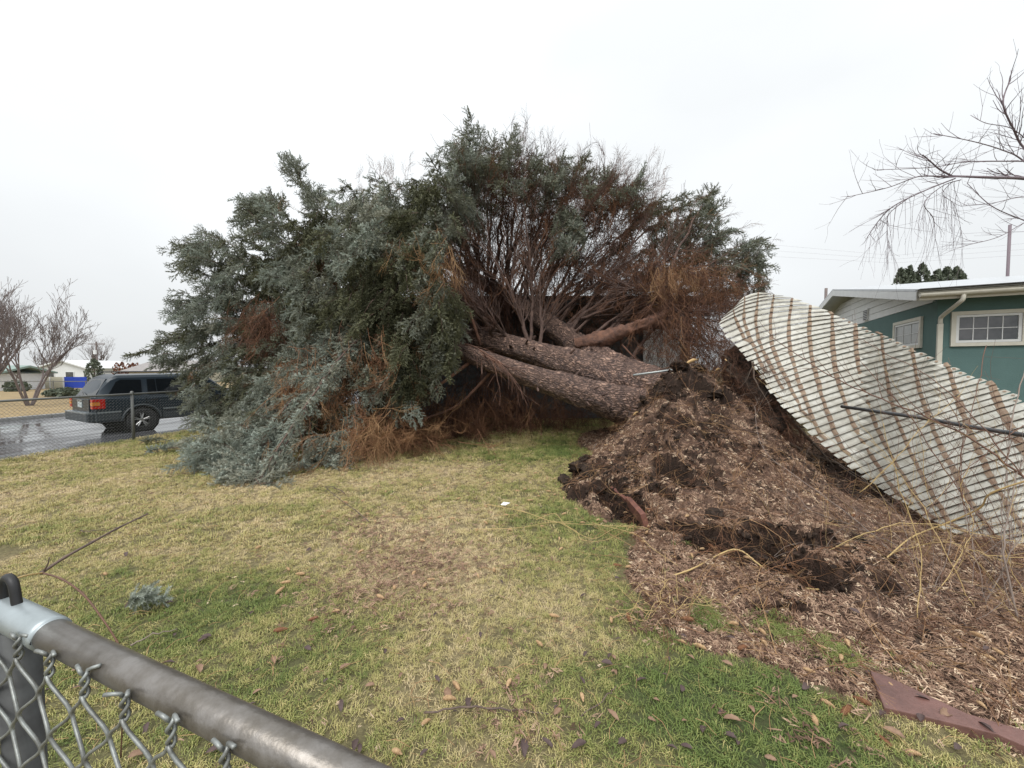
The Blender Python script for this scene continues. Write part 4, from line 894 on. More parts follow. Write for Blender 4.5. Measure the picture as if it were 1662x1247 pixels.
straps = [Z7(s) for s in (
    [(125, 185), (140, 250), (175, 330), (200, 380)], [(190, 170), (185, 260), (215, 350), (260, 450), (290, 520)], [(262, 130), (248, 250), (258, 350), (300, 450), (350, 540), (380, 610)],
    [(345, 120), (325, 270), (333, 390), (370, 490), (420, 590), (470, 690), (500, 760)], [(440, 150), (420, 300), (430, 420), (460, 540), (500, 650), (560, 800), (580, 860)], [(535, 180), (530, 330), (545, 470), (575, 580), (595, 660), (640, 790), (690, 900), (720, 960)],
    [(650, 225), (655, 400), (665, 520), (700, 640), (760, 800), (840, 950), (930, 1090), (1010, 1200)], [(775, 260), (775, 420), (800, 560), (840, 700), (900, 860), (975, 1000), (1050, 1120), (1150, 1280)], [(905, 310), (925, 480), (950, 640), (990, 780), (1050, 930), (1120, 1080), (1200, 1220), (1280, 1350)],
    [(1065, 390), (1090, 540), (1125, 680), (1180, 830), (1245, 970), (1330, 1130), (1420, 1280), (1500, 1400)], [(1255, 480), (1290, 620), (1340, 760), (1410, 930), (1490, 1100), (1580, 1250), (1700, 1420)], [(1480, 560), (1515, 680), (1575, 800), (1650, 930), (1740, 1080), (1860, 1300)], [(1700, 640), (1760, 800), (1850, 950), (1980, 1150)], [(1960, 740), (2040, 920), (2180, 1120)], [(2240, 860), (2340, 1060)])]
tt_ = np.linspace(0, 1, 160)
img = [[slat_img(i, t) for t in tt_] for i in range(NSL)]
for sp in straps:
    sx_, sy_ = [p[0] for p in sp], [p[1] for p in sp]; rows = []
    for i in range(NSL-1):
        best = None
        for j, (x, y) in enumerate(img[i]):
            if y < sy_[0]-12 or y > sy_[-1]: continue
            dx = abs(x-np.interp(y, sy_, sx_))
            if best is None or dx < best[0]: best = (dx, tt_[j])
        if best and best[0] < 9: rows.append((i, best[1]))
    tb = dict(rows)
    if len(rows) < 3: continue
    mb = MB()
    for i, t in rows:
        A_, B_, nn = slat_frame(i, t); t1 = tb.get(i+1, t); A0_, B0_, _n = slat_frame(i, t1); B_ = B0_; al = (slat_pt(i, min(1, t+.02))-slat_pt(i, max(0, t-.02))).normalized()
        w = float(np.clip((B_-A_).length*.27, .01, .027))*(.7+.6*float(vnoise(i*.55+sx_[0], 3.3))); A2 = A_+nn*.011; M2 = (A_+B_)/2+nn*.0125; B2 = A_.lerp(B_, .93)+nn*.010
        for q in (A2, M2, B2): mb.v.extend([tuple(q-al*w), tuple(q+nn*.005), tuple(q+al*w), tuple(q-nn*.004)])
    for j in range(len(rows)*3-1):
        for k in range(4): mb.f.append((j*4+k, j*4+(k+1) % 4, (j+1)*4+(k+1) % 4, (j+1)*4+k)); mb.m.append(0)
    toF(mb).build('strap', M['strap'], wf)

# loose rail of that fence
mb = MB().tube([P(1366, 660, 4.1), P(1430, 669, 3.7), P(1500, 679, 3.35), P(1580, 694, 3.0), P(1700, 712, 2.55), P(1850, 735, 2.2)], .017, 12); tag(mb.build('steel_rail', M['bpipe'], smooth=True), 'dark steel rail hanging in front of the white slat fence', 'rail')
tag(MB().tube([P(1028, 609, 6.35), P(1105, 599, 6.5), P(1140, 595, 6.6)], .017, 10).build('steel_tube', mat('pale_steel_tube', (.35, .38, .38), .4, metal=.5), smooth=True), 'short pale steel tube poking from the mound over the trunk', 'tube')

# ------------------------------------------------------------------ teal house on the right
ha = Vector((1, -.5, 0)).normalized(); hb = Vector((.5, 1, 0)).normalized(); hz3 = Vector((0, 0, 1)); H0 = Vector((8.78, 8.0, 0))
house = empty('teal_house', H0, label='teal stucco bungalow with white gable behind the slat fence', cat='house')
def hp(a, b_, z): return ha*a+hb*b_+hz3*z
AX = (ha, hb, hz3)
RZ, RB, EZ = 3.98, 5.3, 2.9
MB().box(hp(6, .1, 1.4), (6, .1, 1.55), AX).build('wall', M['greenwall'], house)
MB().box(hp(.1, 5.4, 1.36), (.1, 5.2, 1.55), AX).build('wall', M['greenwall'], house)
for k in range(6):     # white lap boards of the gable
    z0, z1 = 2.92+k*.18, 2.92+(k+1)*.18-.012
    def bb_(z): return max(0.05, (z-2.93)/(RZ-2.93)*RB-.2)
    if z1 < RZ-.02:
        MB().prism([hp(0, bb_(z0), z0), hp(0, 2*RB-bb_(z0), z0), hp(0, 2*RB-bb_(z1), z1), hp(0, bb_(z1), z1)], ha*.08).build('siding_board', M['white'], house)
v = empty('gable_vent', house.location*0, cat=None); v.parent = house
MB().box(hp(-.02, 3.9, 3.12), (.02, .16, .17), AX).build('frame', M['white'], v)
for k in range(6): MB().box(hp(-.045, 3.9, 2.99+k*.05), (.008, .13, .012), AX).build('louvre', M['black'], v)
ov = .5; slope = (RZ-EZ)/(RB+ov)
MB().prism([hp(-ov, -ov, EZ+.16), hp(-ov, RB, RZ+.16), hp(-ov, RB, RZ+.2), hp(-ov, -ov-.05, EZ+.2)], ha*13).build('roof', M['roofw'], house)
MB().prism([hp(-ov, RB, RZ+.16), hp(-ov, 2*RB+ov, EZ+.16), hp(-ov, 2*RB+ov, EZ+.2), hp(-ov, RB, RZ+.2)], ha*13).build('roof', M['roofw'], house)
MB().prism([hp(-ov, -ov, EZ-.02), hp(-ov, RB, RZ-.02), hp(-ov, RB, RZ+.155), hp(-ov, -ov, EZ+.155)], ha*.04).build('fascia', M['white'], house)
MB().prism([hp(-ov, RB, RZ-.02), hp(-ov, 2*RB+ov, EZ-.02), hp(-ov, 2*RB+ov, EZ+.155), hp(-ov, RB, RZ+.155)], ha*.04).build('fascia', M['white'], house)
MB().prism([hp(-ov+.05, -ov+.05, EZ+.06), hp(-ov+.05, RB, RZ+.09), hp(-ov+.05, RB, RZ+.12), hp(-ov+.05, -ov+.05, EZ+.1)], ha*12.5).build('soffit', M['white'], house)
MB().prism([hp(-ov, -ov, EZ-.02), hp(12, -ov, EZ-.02), hp(12, -ov, EZ+.15), hp(-ov, -ov, EZ+.15)], hb*.03).build('fascia', M['cream'], house)
g_ = []
for a in range(9): an = math.pi*(1+a/8); g_.append((math.cos(an)*.06, math.sin(an)*.07))
MB().prism([hp(-ov+.02, -ov-.07+x, EZ+.1+y) for x, y in g_], ha*12.4).build('gutter', M['cream'], house)
MB().box(hp(6, -ov-.04, EZ+.185), (6.5, .1, .008), AX).build('roof_edge', M['roofd'], house)
dp = MB(); dp.tube(catmull([hp(.13, -ov-.07, EZ+.05), hp(.13, -ov-.06, EZ-.05), hp(.1, -ov+.02, EZ-.12), hp(.04, -.12, EZ-.3), hp(.035, -.05, EZ-.36), hp(.035, -.045, EZ-.46)], 4), .036, 10); dp.build('downspout_elbow', M['cream'], house, smooth=True)
MB().box(hp(.035, -.04, 1.2), (.04, .03, 1.24), AX).build('downspout', M['cream'], house, bevel=.008)
def window(a0, a1, z0, z1, along, nx_, ny_, out_, glass):
    w = empty('window'); w.parent = house
    U = ha if along == 'a' else hb; Nn = -hb if along == 'a' else -ha; base_ = hz3*0
    ax = (U, Nn, hz3); f = lambda a, d, z: U*a+Nn*d+hz3*z
    t = .07
    def ringbox(a0, a1, z0, z1, t, d0, d1, name, m):
        mb = MB(); cx, cz = (a0+a1)/2, (z0+z1)/2; d = (d0+d1)/2; h = (d1-d0)/2
        mb.box(f(cx, d, z1-t/2), ((a1-a0)/2, h, t/2), ax); mb.box(f(cx, d, z0+t/2), ((a1-a0)/2, h, t/2), ax)
        mb.box(f(a0+t/2, d, cz), (t/2, h, (z1-z0)/2-t), ax); mb.box(f(a1-t/2, d, cz), (t/2, h, (z1-z0)/2-t), ax)
        mb.build(name, m, w)
    ringbox(a0, a1, z0, z1, t, .0, .045, 'trim', M['cream'])
    ringbox(a0+t+.004, a1-t-.004, z0+t+.004, z1-t-.004, .045, .0, .03, 'frame', M['white'])
    i0, i1, j0, j1 = a0+t+.052, a1-t-.052, z0+t+.052, z1-t-.052
    for i in range(nx_):
        for j in range(ny_):
            pa, pb = i0+(i1-i0)*i/nx_, i0+(i1-i0)*(i+1)/nx_; pc, pd = j0+(j1-j0)*j/ny_, j0+(j1-j0)*(j+1)/ny_
            MB().box(f((pa+pb)/2, .008, (pc+pd)/2), ((pb-pa)/2-.006, .004, (pd-pc)/2-.006), ax).build('pane', glass, w)
    for i in range(1, nx_): MB().box(f(i0+(i1-i0)*i/nx_, .016, (j0+j1)/2), (.0065, .003, (j1-j0)/2), ax).build('muntin', M['white'], w)
    for j in range(1, ny_): MB().box(f((i0+i1)/2, .022, j0+(j1-j0)*j/ny_), ((i1-i0)/2, .0025, .0065), ax).build('muntin', M['white'], w)
window(.2, 1.25, 1.97, 2.67, 'a', 4, 2, 0, M['glass'])
window(.56, 1.96, 1.98, 2.67, 'b', 3, 2, 0, M['curtain'])

# ------------------------------------------------------------------ grey house under the tree
gh = empty('grey_house', (-2, 11.6, 0), label='dark grey lap-sided house hit by the fallen spruce', cat='house')
for k in range(17):
    z = .05+k*.2; MB().add([(-2.6, 0, z+.19), (5.6, 0, z+.19), (5.6, -.03, z), (-2.6, -.03, z), (-2.6, .05, z), (-2.6, .05, z+.19), (5.6, .05, z+.19), (5.6, .05, z)], [(0, 1, 2, 3), (3, 2, 7, 4), (0, 5, 6, 1), (0, 3, 4, 5), (1, 6, 7, 2), (4, 7, 6, 5)]).build('siding_board', M['greysiding'], gh)
MB().box((2.4, 3.1, 1.7), (5.0, 3, 1.75)).build('wall', M['greysiding'], gh)
MB().prism([(-.5, -.5, 3.5), (-.5, 3.2, 4.15), (-.5, 3.2, 4.25), (-.5, -.55, 3.6)], (8.2, 0, 0)).build('roof', M['roofd'], gh)
MB().prism([(-.5, 3.2, 4.15), (-.5, 7, 3.5), (-.5, 7, 3.6), (-.5, 3.2, 4.25)], (8.2, 0, 0)).build('roof', M['roofd'], gh)
MB().box((3.6, -.5, 3.44), (4.1, .02, .09)).build('fascia', M['greysiding'], gh)
for k in range(8): MB().box((6.0+k*.145, -.03, 1.35), (.066, .02, 1.35)).build('door_board', M['white'], gh)
MB().box((4.4, -.04, 2.2), (.5, .02, .45)).build('window', M['glass'], gh)
MB().box((6.55, -.04, 2.8), (.72, .03, .05)).build('door_lintel', M['greysiding'], gh)

# ------------------------------------------------------------------ the parked car
def build_car():
    car = empty('parked_car', label='dark blue-grey sport utility car parked at the kerb beyond the fence', cat='car')
    paint = mat('blue_grey_car_paint', (.016, .026, .036), .33, metal=.1, spec=.3, coat=.12)
    tint_ = mat('tinted_car_glass', (.008, .01, .012), .05, spec=.3); rub = mat('tyre_rubber', (.018, .018, .019), .75, bump=(60, .3, .004)); alloy = mat('alloy_rim', (.5, .5, .49), .3, metal=.8)
    clad = mat('grey_cladding', (.038, .048, .055), .5, noise=(4, (.03, .04, .045), .5)); chrome = mat('light_trim', (.3, .34, .36), .3, metal=.5); dark = mat('wheel_well_black', (.008, .008, .008), .9)
    red = mat('red_lamp_lens', (.45, .015, .01), .15, spec=.8); amber = mat('amber_lamp_lens', (.6, .22, .04), .15, spec=.8); plate = mat('licence_plate_white', (.45, .5, .5), .4)
    # local x forward, y left, z up; rear wheel at x = 0, front at 2.69
    def top(x): return float(np.interp(x, [-1.0, -.94, -.78, -.62, -.45, 1.2, 1.75, 2.3, 3.3, 3.55, 3.62], [1.0, 1.05, 1.38, 1.62, 1.70, 1.73, 1.64, 1.16, 1.04, .92, .8]))
    def belt(x): return float(np.interp(x, [-1.0, 2.2, 3.3, 3.62], [1.06, 1.04, .98, .75]))
    def wid(x): return float(np.interp(x, [-1.02, -.96, -.75, -.3, 2.6, 3.3, 3.62], [.70, .82, .89, .915, .915, .86, .66]))
    def bot(x):
        z = .36
        for xw in (0, 2.69):
            dx = abs(x-xw)
            if dx < .43: z = max(z, .36+math.sqrt(.43**2-dx**2)*1.0)
        return z
    def rootw(x): return wid(x)*float(np.interp(x, [-1, -.6, 1.2, 2.3], [.86, .75, .76, .92]))
    def sec(x):
        b_, t, w, zb = belt(x), top(x), wid(x), bot(x); zb = min(zb, b_-.1); t = max(t, b_+.01)
        rw = rootw(x) if t > b_+.12 else w*.93
        return [(0, zb), (w*.9, zb), (w*.985, zb+.02), (w, zb+.12*(b_-zb)/.7), (w*1.005, zb+.55*(b_-zb)), (w*.985, b_-.04), (w*.955, b_), (rw+.02, t-.09*min(1, (t-b_)*2)), (rw-.05, t-.02*min(1, (t-b_)*3)), (rw*.5, t+.01), (0, t+.015)]
    xs_ = sorted(set([round(v, 3) for v in list(np.linspace(-1.0, 3.62, 70))+[-.43, -.42, .42, .43, 2.26, 2.27, 3.11, 3.12]]))
    mb = MB(); ns_ = 11
    for x in xs_:
        s = sec(x)
        for y, z in s: mb.v.append((x, -y, z))
        for y, z in s: mb.v.append((x, y, z))
    for i in range(len(xs_)-1):
        for sd_ in (0, 1):
            for k in range(ns_-1):
                a = i*2*ns_+sd_*ns_+k; f = (a, a+1, a+1+2*ns_, a+2*ns_); mb.f.append(f if sd_ else f[::-1]); mb.m.append(0)
    for base_ in (0, (len(xs_)-1)*2*ns_):
        for k in range(ns_-1): mb.f.append((base_+k, base_+k+1, base_+ns_+k+1, base_+ns_+k)); mb.m.append(0)
    mb.build('body', paint, car, smooth=True, sharp=.42)
    MB().box((1.3, 0, .52), (2.1, .72, .2)).build('underbody', dark, car)
    # side glass
    def gy(x, z):
        b_, t = belt(x), top(x); w = wid(x)*.955; r_ = rootw(x)+.02; k = (z-b_)/max(.05, (t-.09-b_)); return w+(r_-w)*k
    def side_panel(poly_, name, m, off=.022):
        for sgn in (-1, 1):
            n_ = len(poly_); vs = [(x, sgn*(gy(x, z)+off), z) for x, z in poly_]+[(x, sgn*(gy(x, z)-.03), z) for x, z in poly_]
            MB().add(vs, [tuple(range(n_)), tuple(reversed(range(n_, 2*n_)))]+[(i, i+n_, (i+1) % n_+n_, (i+1) % n_) for i in range(n_)]).build(name, m, car)
    side_panel([(-.70, 1.12), (.02, 1.12), (.04, 1.55), (-.40, 1.56), (-.5, 1.5)], 'side_window', tint_)
    side_panel([(.16, 1.12), (.36, 1.12), (.36, 1.57), (.18, 1.56)], 'side_window', tint_)
    side_panel([(.39, 1.12), (1.02, 1.11), (1.02, 1.58), (.39, 1.57)], 'side_window', tint_)
    side_panel([(1.14, 1.11), (2.12, 1.10), (1.62, 1.5), (1.5, 1.57), (1.14, 1.58)], 'side_window', tint_)
    # rear glass and tailgate
    def rearq(z0, z1, w0, w1, name, m, off=.012):
        def rx(z): return float(np.interp(z, [1.0, 1.05, 1.38, 1.62], [-1.0, -.94, -.78, -.62]))
        vs = [(rx(z0)-off, -w0, z0), (rx(z0)-off, w0, z0), (rx(z1)-off, w1, z1), (rx(z1)-off, -w1, z1)]; vs += [(x+.03, y, z) for x, y, z in vs]
        MB().add(vs, [(0, 1, 2, 3), (7, 6, 5, 4), (0, 4, 5, 1), (1, 5, 6, 2), (2, 6, 7, 3), (3, 7, 4, 0)]).build(name, m, car)
    rearq(1.10, 1.58, .70, .56, 'rear_window', tint_)
    MB().box((-1.015, 0, .83), (.02, .66, .19)).build('tailgate', paint, car, bevel=.01)
    MB().box((-1.04, 0, .86), (.008, .16, .08)).build('licence_plate', plate, car)
    MB().box((-1.04, 0, .98), (.012, .2, .02)).build('tailgate_handle', chrome, car)
    MB().tube([(-.965, 0, 1.14), (-.90, .32, 1.2)], .008, 5).build('rear_wiper', M['black'], car)
    for sgn in (-1, 1):
        tl = empty('tail_lamp'); tl.parent = car
        MB().box((-.93, sgn*.83, .985), (.1, .08, .035)).build('red_lens', red, tl, bevel=.01); MB().box((-.935, sgn*.835, .895), (.1, .08, .05)).build('amber_lens', amber, tl, bevel=.01); MB().box((-.93, sgn*.83, .80), (.1, .08, .042)).build('red_lens', red, tl, bevel=.01)
        MB().box((-.83, sgn*.862, .89), (.055, .055, .13)).build('red_lens', red, tl, bevel=.01)
    mb = MB(); mb.box((-1.04, 0, .52), (.1, .87, .12)); mb.build('rear_bumper', clad, car, bevel=.03)
    MB().box((-1.05, 0, .645), (.1, .86, .015)).build('bumper_top', chrome, car)
    for sgn in (-1, 1):
        MB().box((-.72, sgn*.885, .53), (.25, .045, .12)).build('bumper_corner', clad, car, bevel=.02)
        MB().box((1.35, sgn*.925, .47), (.86, .022, .1)).build('cladding', clad, car, bevel=.01)
        MB().box((1.35, sgn*.94, .66), (.86, .012, .022)).build('trim_strip', chrome, car); MB().box((-.7, sgn*.925, .655), (.24, .012, .02)).build('trim_strip', chrome, car)
        for xw in (0, 2.69):
            mb = MB(); pts = [(xw+.44*math.cos(a), sgn*.915, .37+.44*math.sin(a)) for a in np.linspace(0, math.pi, 16)]; mb.tube(pts, .032, 6); mb.build('arch_flare', clad, car, smooth=True)
        MB().tube([(-.5, sgn*.6, 1.70), (-.42, sgn*.6, 1.775), (1.1, sgn*.6, 1.79), (1.3, sgn*.6, 1.73)], .018, 6).build('roof_rail', M['black'], car, smooth=True)
        for hx in (.28, 1.3): MB().box((hx, sgn*.935, .95), (.08, .012, .018)).build('door_handle', M['black'], car)
        for sx in (.1, 1.09): MB().box((sx, sgn*.918, .82), (.004, .006, .22)).build('door_seam', dark, car)
        MB().box((1.95, sgn*1.0, 1.12), (.06, .1, .07)).build('mirror', paint, car, bevel=.02)
    for xw in (0, 2.69):
        for sgn in (-1, 1):
            w = empty('wheel'); w.parent = car; w.location = (xw, sgn*.80, .36)
            MB().lathe([(.2, -.11), (.34, -.12), (.36, -.09), (.365, 0), (.36, .09), (.34, .12), (.225, .115), (.215, .06)], 'Y', 28).build('tyre', rub, w, smooth=True)
            r_ = MB(); r_.lathe([(.235, -.1), (.235, .1), (.215, .112), (.205, .06), (.20, -.05)], 'Y', 28); r_.lathe([(.0, sgn*.07), (.055, sgn*.075), (.06, sgn*.05)], 'Y', 12)
            for k in range(5):
                for dv in (-.16, .16):
                    a = k*2*math.pi/5+.3; d0 = Vector((math.cos(a+dv*.6), 0, math.sin(a+dv*.6))); d1 = Vector((math.cos(a+dv), 0, math.sin(a+dv)))
                    r_.tube([d0*.04+Vector((0, sgn*.07, 0)), d1*.215+Vector((0, sgn*.085, 0))], [.018, .015], 4)
            r_.build('rim', alloy, w); MB().lathe([(.0, -.02*sgn), (.2, -.02*sgn)], 'Y', 20).build('brake', dark, w)
            MB().lathe([(.0, -.05*sgn), (.46, -.05*sgn)], 'Y', 16).build('wheel_well', dark, w)
    return car
car = build_car()
cz = -.35; gw = G(232, 701, cz)
fwd = Vector((.47, .883, 0)).normalized()
car.rotation_euler = (0, 0, math.atan2(fwd.y, fwd.x)); car.location = (gw.x-(.9*fwd.y), gw.y+.9*fwd.x, cz)

# ------------------------------------------------------------------ chain-link fence by the street
def chain_wires(mb, p0, p1, z0, z1, h=.0275, v=.0275, r=.0016, sides=3, off=.0):
    d = Vector(p1)-Vector(p0); L_ = d.length; d.normalize(); nn = Vector((-d.y, d.x, 0)); n_ = int(L_/h)
    for i in range(n_):
        pts = []; m = int((z1-z0)/v)
        for k in range(m+1):
            s = i*h+(h if (k+i) % 2 else 0); q = Vector(p0)+d*s+nn*(off+(.002 if k % 2 else -.002)); pts.append((q.x, q.y, z0+k*v))
        mb.tube(pts, r, sides, False)
cf = empty('chain_link_fence', (-8.0, 8.1, 0), label='low chain-link fence with top rail between lawn and street', cat='fence')
def toC(mb): mb.v = [(v_[0]+8.0, v_[1]-8.1, v_[2]) for v_ in mb.v]; return mb
yf = lambda y: (float(fence_x(y)), y)
mb = MB(); chain_wires(mb, (*yf(5.2), 0), (*yf(12.0), 0), .02, .96, .03, .03, .0025)
tag(toC(mb).build('chain_mesh', M['farwire'], cf, recalc=False), kind='stuff')
toC(MB().tube([(*yf(5.0), .99), (*yf(8.1), .985), (*yf(12.5), 1.0)], .021, 10)).build('top_rail', M['farwire'], cf, smooth=True)
for y in (5.1, 8.1, 11.1):
    toC(MB().tube([(*yf(y), -.1), (*yf(y), .99)], .026, 10)).build('post', M['farwire'], cf, smooth=True)
    toC(MB().lathe([(.0, .06), (.02, .055), (.032, .03), (.034, 0), (.03, -.02)], 'Z', 10, c=(*yf(y), .99))).build('post_cap', M['farwire'], cf, smooth=True)

# ------------------------------------------------------------------ near chain-link fence with its top rail
R0 = G(71, 1023, 1.09); R1 = G(437, 1203, 1.09); rd = (R1-R0).normalized(); rn = Vector((-rd.y, rd.x, 0))  # rn points away from the camera
if rn.y < 0: rn = -rn
nf = empty('garden_fence', (R0.x, R0.y, 0), label='weathered chain-link fence with steel top rail in the near corner', cat='fence')
def toN(mb): mb.v = [(v_[0]-R0.x, v_[1]-R0.y, v_[2]) for v_ in mb.v]; return mb
toN(MB().tube([R0-rd*.03, R0+rd*.3, R1+rd*.6], .0205, 40)).build('top_rail', M['galv'], nf, smooth=True)
mb = MB()
prof = [(-.45, .0238), (.012, .0238), (.024, .0237), (.0252, .0215), (.02, .0208)]
mb.tube([R0+rd*s for s, r_ in prof], [r_ for s, r_ in prof], 40, False); toN(mb).build('rail_sleeve', M['sleeve'], nf, smooth=True)
pp = R0-rd*.085; toN(MB().tube([(pp.x, pp.y, -.05), (pp.x, pp.y, 1.075)], .024, 24)).build('post', M['post'], nf, smooth=True)
hk = [q-rd*.085 for q in [R0-rd*.05+Vector((0, 0, .02)), R0-rd*.045+Vector((0, 0, .05)), R0-rd*.03+Vector((0, 0, .062)), R0-rd*.012+Vector((0, 0, .055)), R0-rd*.004+Vector((0, 0, .03)), R0+rd*.0+Vector((0, 0, .012))]]
toN(MB().tube(catmull(hk, 5), .0065, 10)).build('latch_hook', M['black'], nf, smooth=True)
wh, wv, wr = .047, .043, .0024
wp = R0-rn*.026
for i in range(-9, 18):
    pts = []; ztop = 1.094
    # twisted pair every second wire, tips bent over
    for k in range(0, 31):
        par = (k+i) % 2; s = i*wh+(wh if par else 0); z = ztop-.03-k*wv
        if z < 0.35: break
        o_ = .0032 if (k % 2) else -.0032; inw = -1 if par else 1
        q = wp+rd*(s+.0015*inw)+rn*o_; q.z = z
        if k > 0:
            p0_ = pts[-1].copy()
            for f in (.12, .28, .5, .72, .88):
                e = f*f*(3-2*f)*.8+f*.2; m_ = p0_.lerp(q, e); m_.z = p0_.z+(q.z-p0_.z)*f; pts.append(m_)
        pts.append(q)
    par0 = i % 2; s_top = i*wh+(wh if par0 else 0)
    # rise into the twist
    ph = 0 if par0 else math.pi; tw = []
    for k in range(13):
        an = ph+k*.62; q = wp+rd*(s_top+.0034*math.cos(an))+rn*(.0034*math.sin(an)); q.z = ztop-.03+k*.0028; tw.append(q)
    tipd = rd*(1 if par0 else -1)*.011+rn*random.uniform(-.006, .004)+Vector((0, 0, random.uniform(-.001, .004)))
    tw.append(tw[-1]+tipd*.6+Vector((0, 0, .001))); tw.append(tw[-1]+tipd*.9)
    allp = list(reversed(tw))+pts
    toN(MB().tube(allp, wr, 9, True)).build('wire', M['wire'], nf, smooth=True, recalc=False)

# ------------------------------------------------------------------ vine stem over the fence, twigs, canes
def stemline(name, spec, r, m, label=None, cat=None, parent=None, off=None, taper=.5, sides=7, sub=6, wob=0, group=None):
    pts = catmull([Vector(s) for s in spec], sub)
    if wob: pts = [p+Vector([random.gauss(0, wob) for _ in range(3)]) for p in pts]
    if off: pts = [p-off for p in pts]
    n_ = len(pts); o = MB().tube(pts, [r*(1-(1-taper)*i/n_)*(1+(.25 if i % sub == 0 else 0)) for i in range(n_)], sides).build(name, m, parent, smooth=True, recalc=False)
    return tag(o, label, cat, group)
vs_ = empty('forked_vine', P(70, 930, .95), label='forked brown vine stem reaching over the near fence', cat='vine'); V0 = vs_.location.copy()
stemline('stem', [P(-60, 965, .8), P(5, 946, .86), P(40, 935, .9), P(70, 930, .95)], .0022, M['vine'], parent=vs_, off=V0, taper=.9)
stemline('stem', [P(66, 931, .95), P(105, 905, 1.0), P(150, 880, 1.05), P(190, 858, 1.12), P(240, 834, 1.2)], .004, M['twig'], parent=vs_, off=V0, taper=.55)
stemline('stem', [P(72, 926, .95), P(78, 915, .95), P(80, 905, .95)], .002, M['twig'], parent=vs_, off=V0)
stemline('stem', [P(68, 930, .95), P(100, 940, .9), P(135, 965, .86), P(165, 1003, .82), P(190, 1042, .8), P(203, 1075, .78), P(200, 1140, .77), P(196, 1230, .77)], .0021, M['cane'], parent=vs_, off=V0, taper=.6)
# straw-coloured willow twigs on the lawn
wt = empty('willow_twigs', G(930, 850), label='thin straw-yellow willow twigs spread over the lawn by the mound', cat='twigs'); W0 = wt.location.copy()
def gl(L_, h=.05): return [G(x, y)+Vector((0, 0, h+.02*math.sin(i*1.7))) for i, (x, y) in enumerate(L_)]
for L_, r in (([(790, 826), (850, 842), (900, 855), (960, 857), (1010, 865), (1060, 872)], .0035), ([(870, 852), (900, 845), (920, 862), (960, 880), (990, 872), (1015, 860)], .0028), ([(770, 868), (830, 870), (860, 862), (885, 854), (930, 857)], .003), ([(905, 855), (935, 875), (945, 885), (985, 882), (1030, 862)], .0028), ([(1010, 862), (1050, 870), (1075, 890), (1080, 918)], .003), ([(800, 846), (835, 846), (845, 836), (870, 843)], .0022), ([(960, 857), (1030, 880), (1060, 900), (1100, 925)], .003)):
    stemline('twig', gl(L_), r, M['vine'], parent=wt, off=W0, taper=.5, sides=5)
stemline('long_vine', [P(1030, 925, 2.85), P(1070, 937, 2.75), P(1120, 925, 2.75), P(1190, 892, 2.85), P(1230, 915, 2.75), P(1265, 942, 2.7), P(1330, 957, 2.65), P(1395, 940, 2.7), P(1440, 905, 2.8), P(1480, 872, 2.85), P(1540, 848, 2.75), P(1590, 825, 2.6), P(1610, 800, 2.5), P(1700, 770, 2.3)], .0055, M['vine'], 'long pale vine looping in front of the torn mound', 'vine', taper=.9, sides=8)
# straw tangle
tg = empty('vine_tangle', G(1090, 990), label='matted tangle of tan dead stems at the edge of the mulch', cat='stems'); G0 = tg.location.copy()
for i in range(42):
    x0, y0 = random.gauss(1085, 32), random.gauss(985, 18); L_ = []
    a = random.uniform(0, 6.28)
    for k in range(5): L_.append(G(x0, y0)+Vector((0, 0, random.uniform(.02, .1)))); a += random.uniform(-1, 1); x0 += math.cos(a)*18; y0 += math.sin(a)*12
    stemline('stem', L_, .0018, M['vine'] if i % 3 else M['cane'], parent=tg, off=G0, sides=4, sub=3)
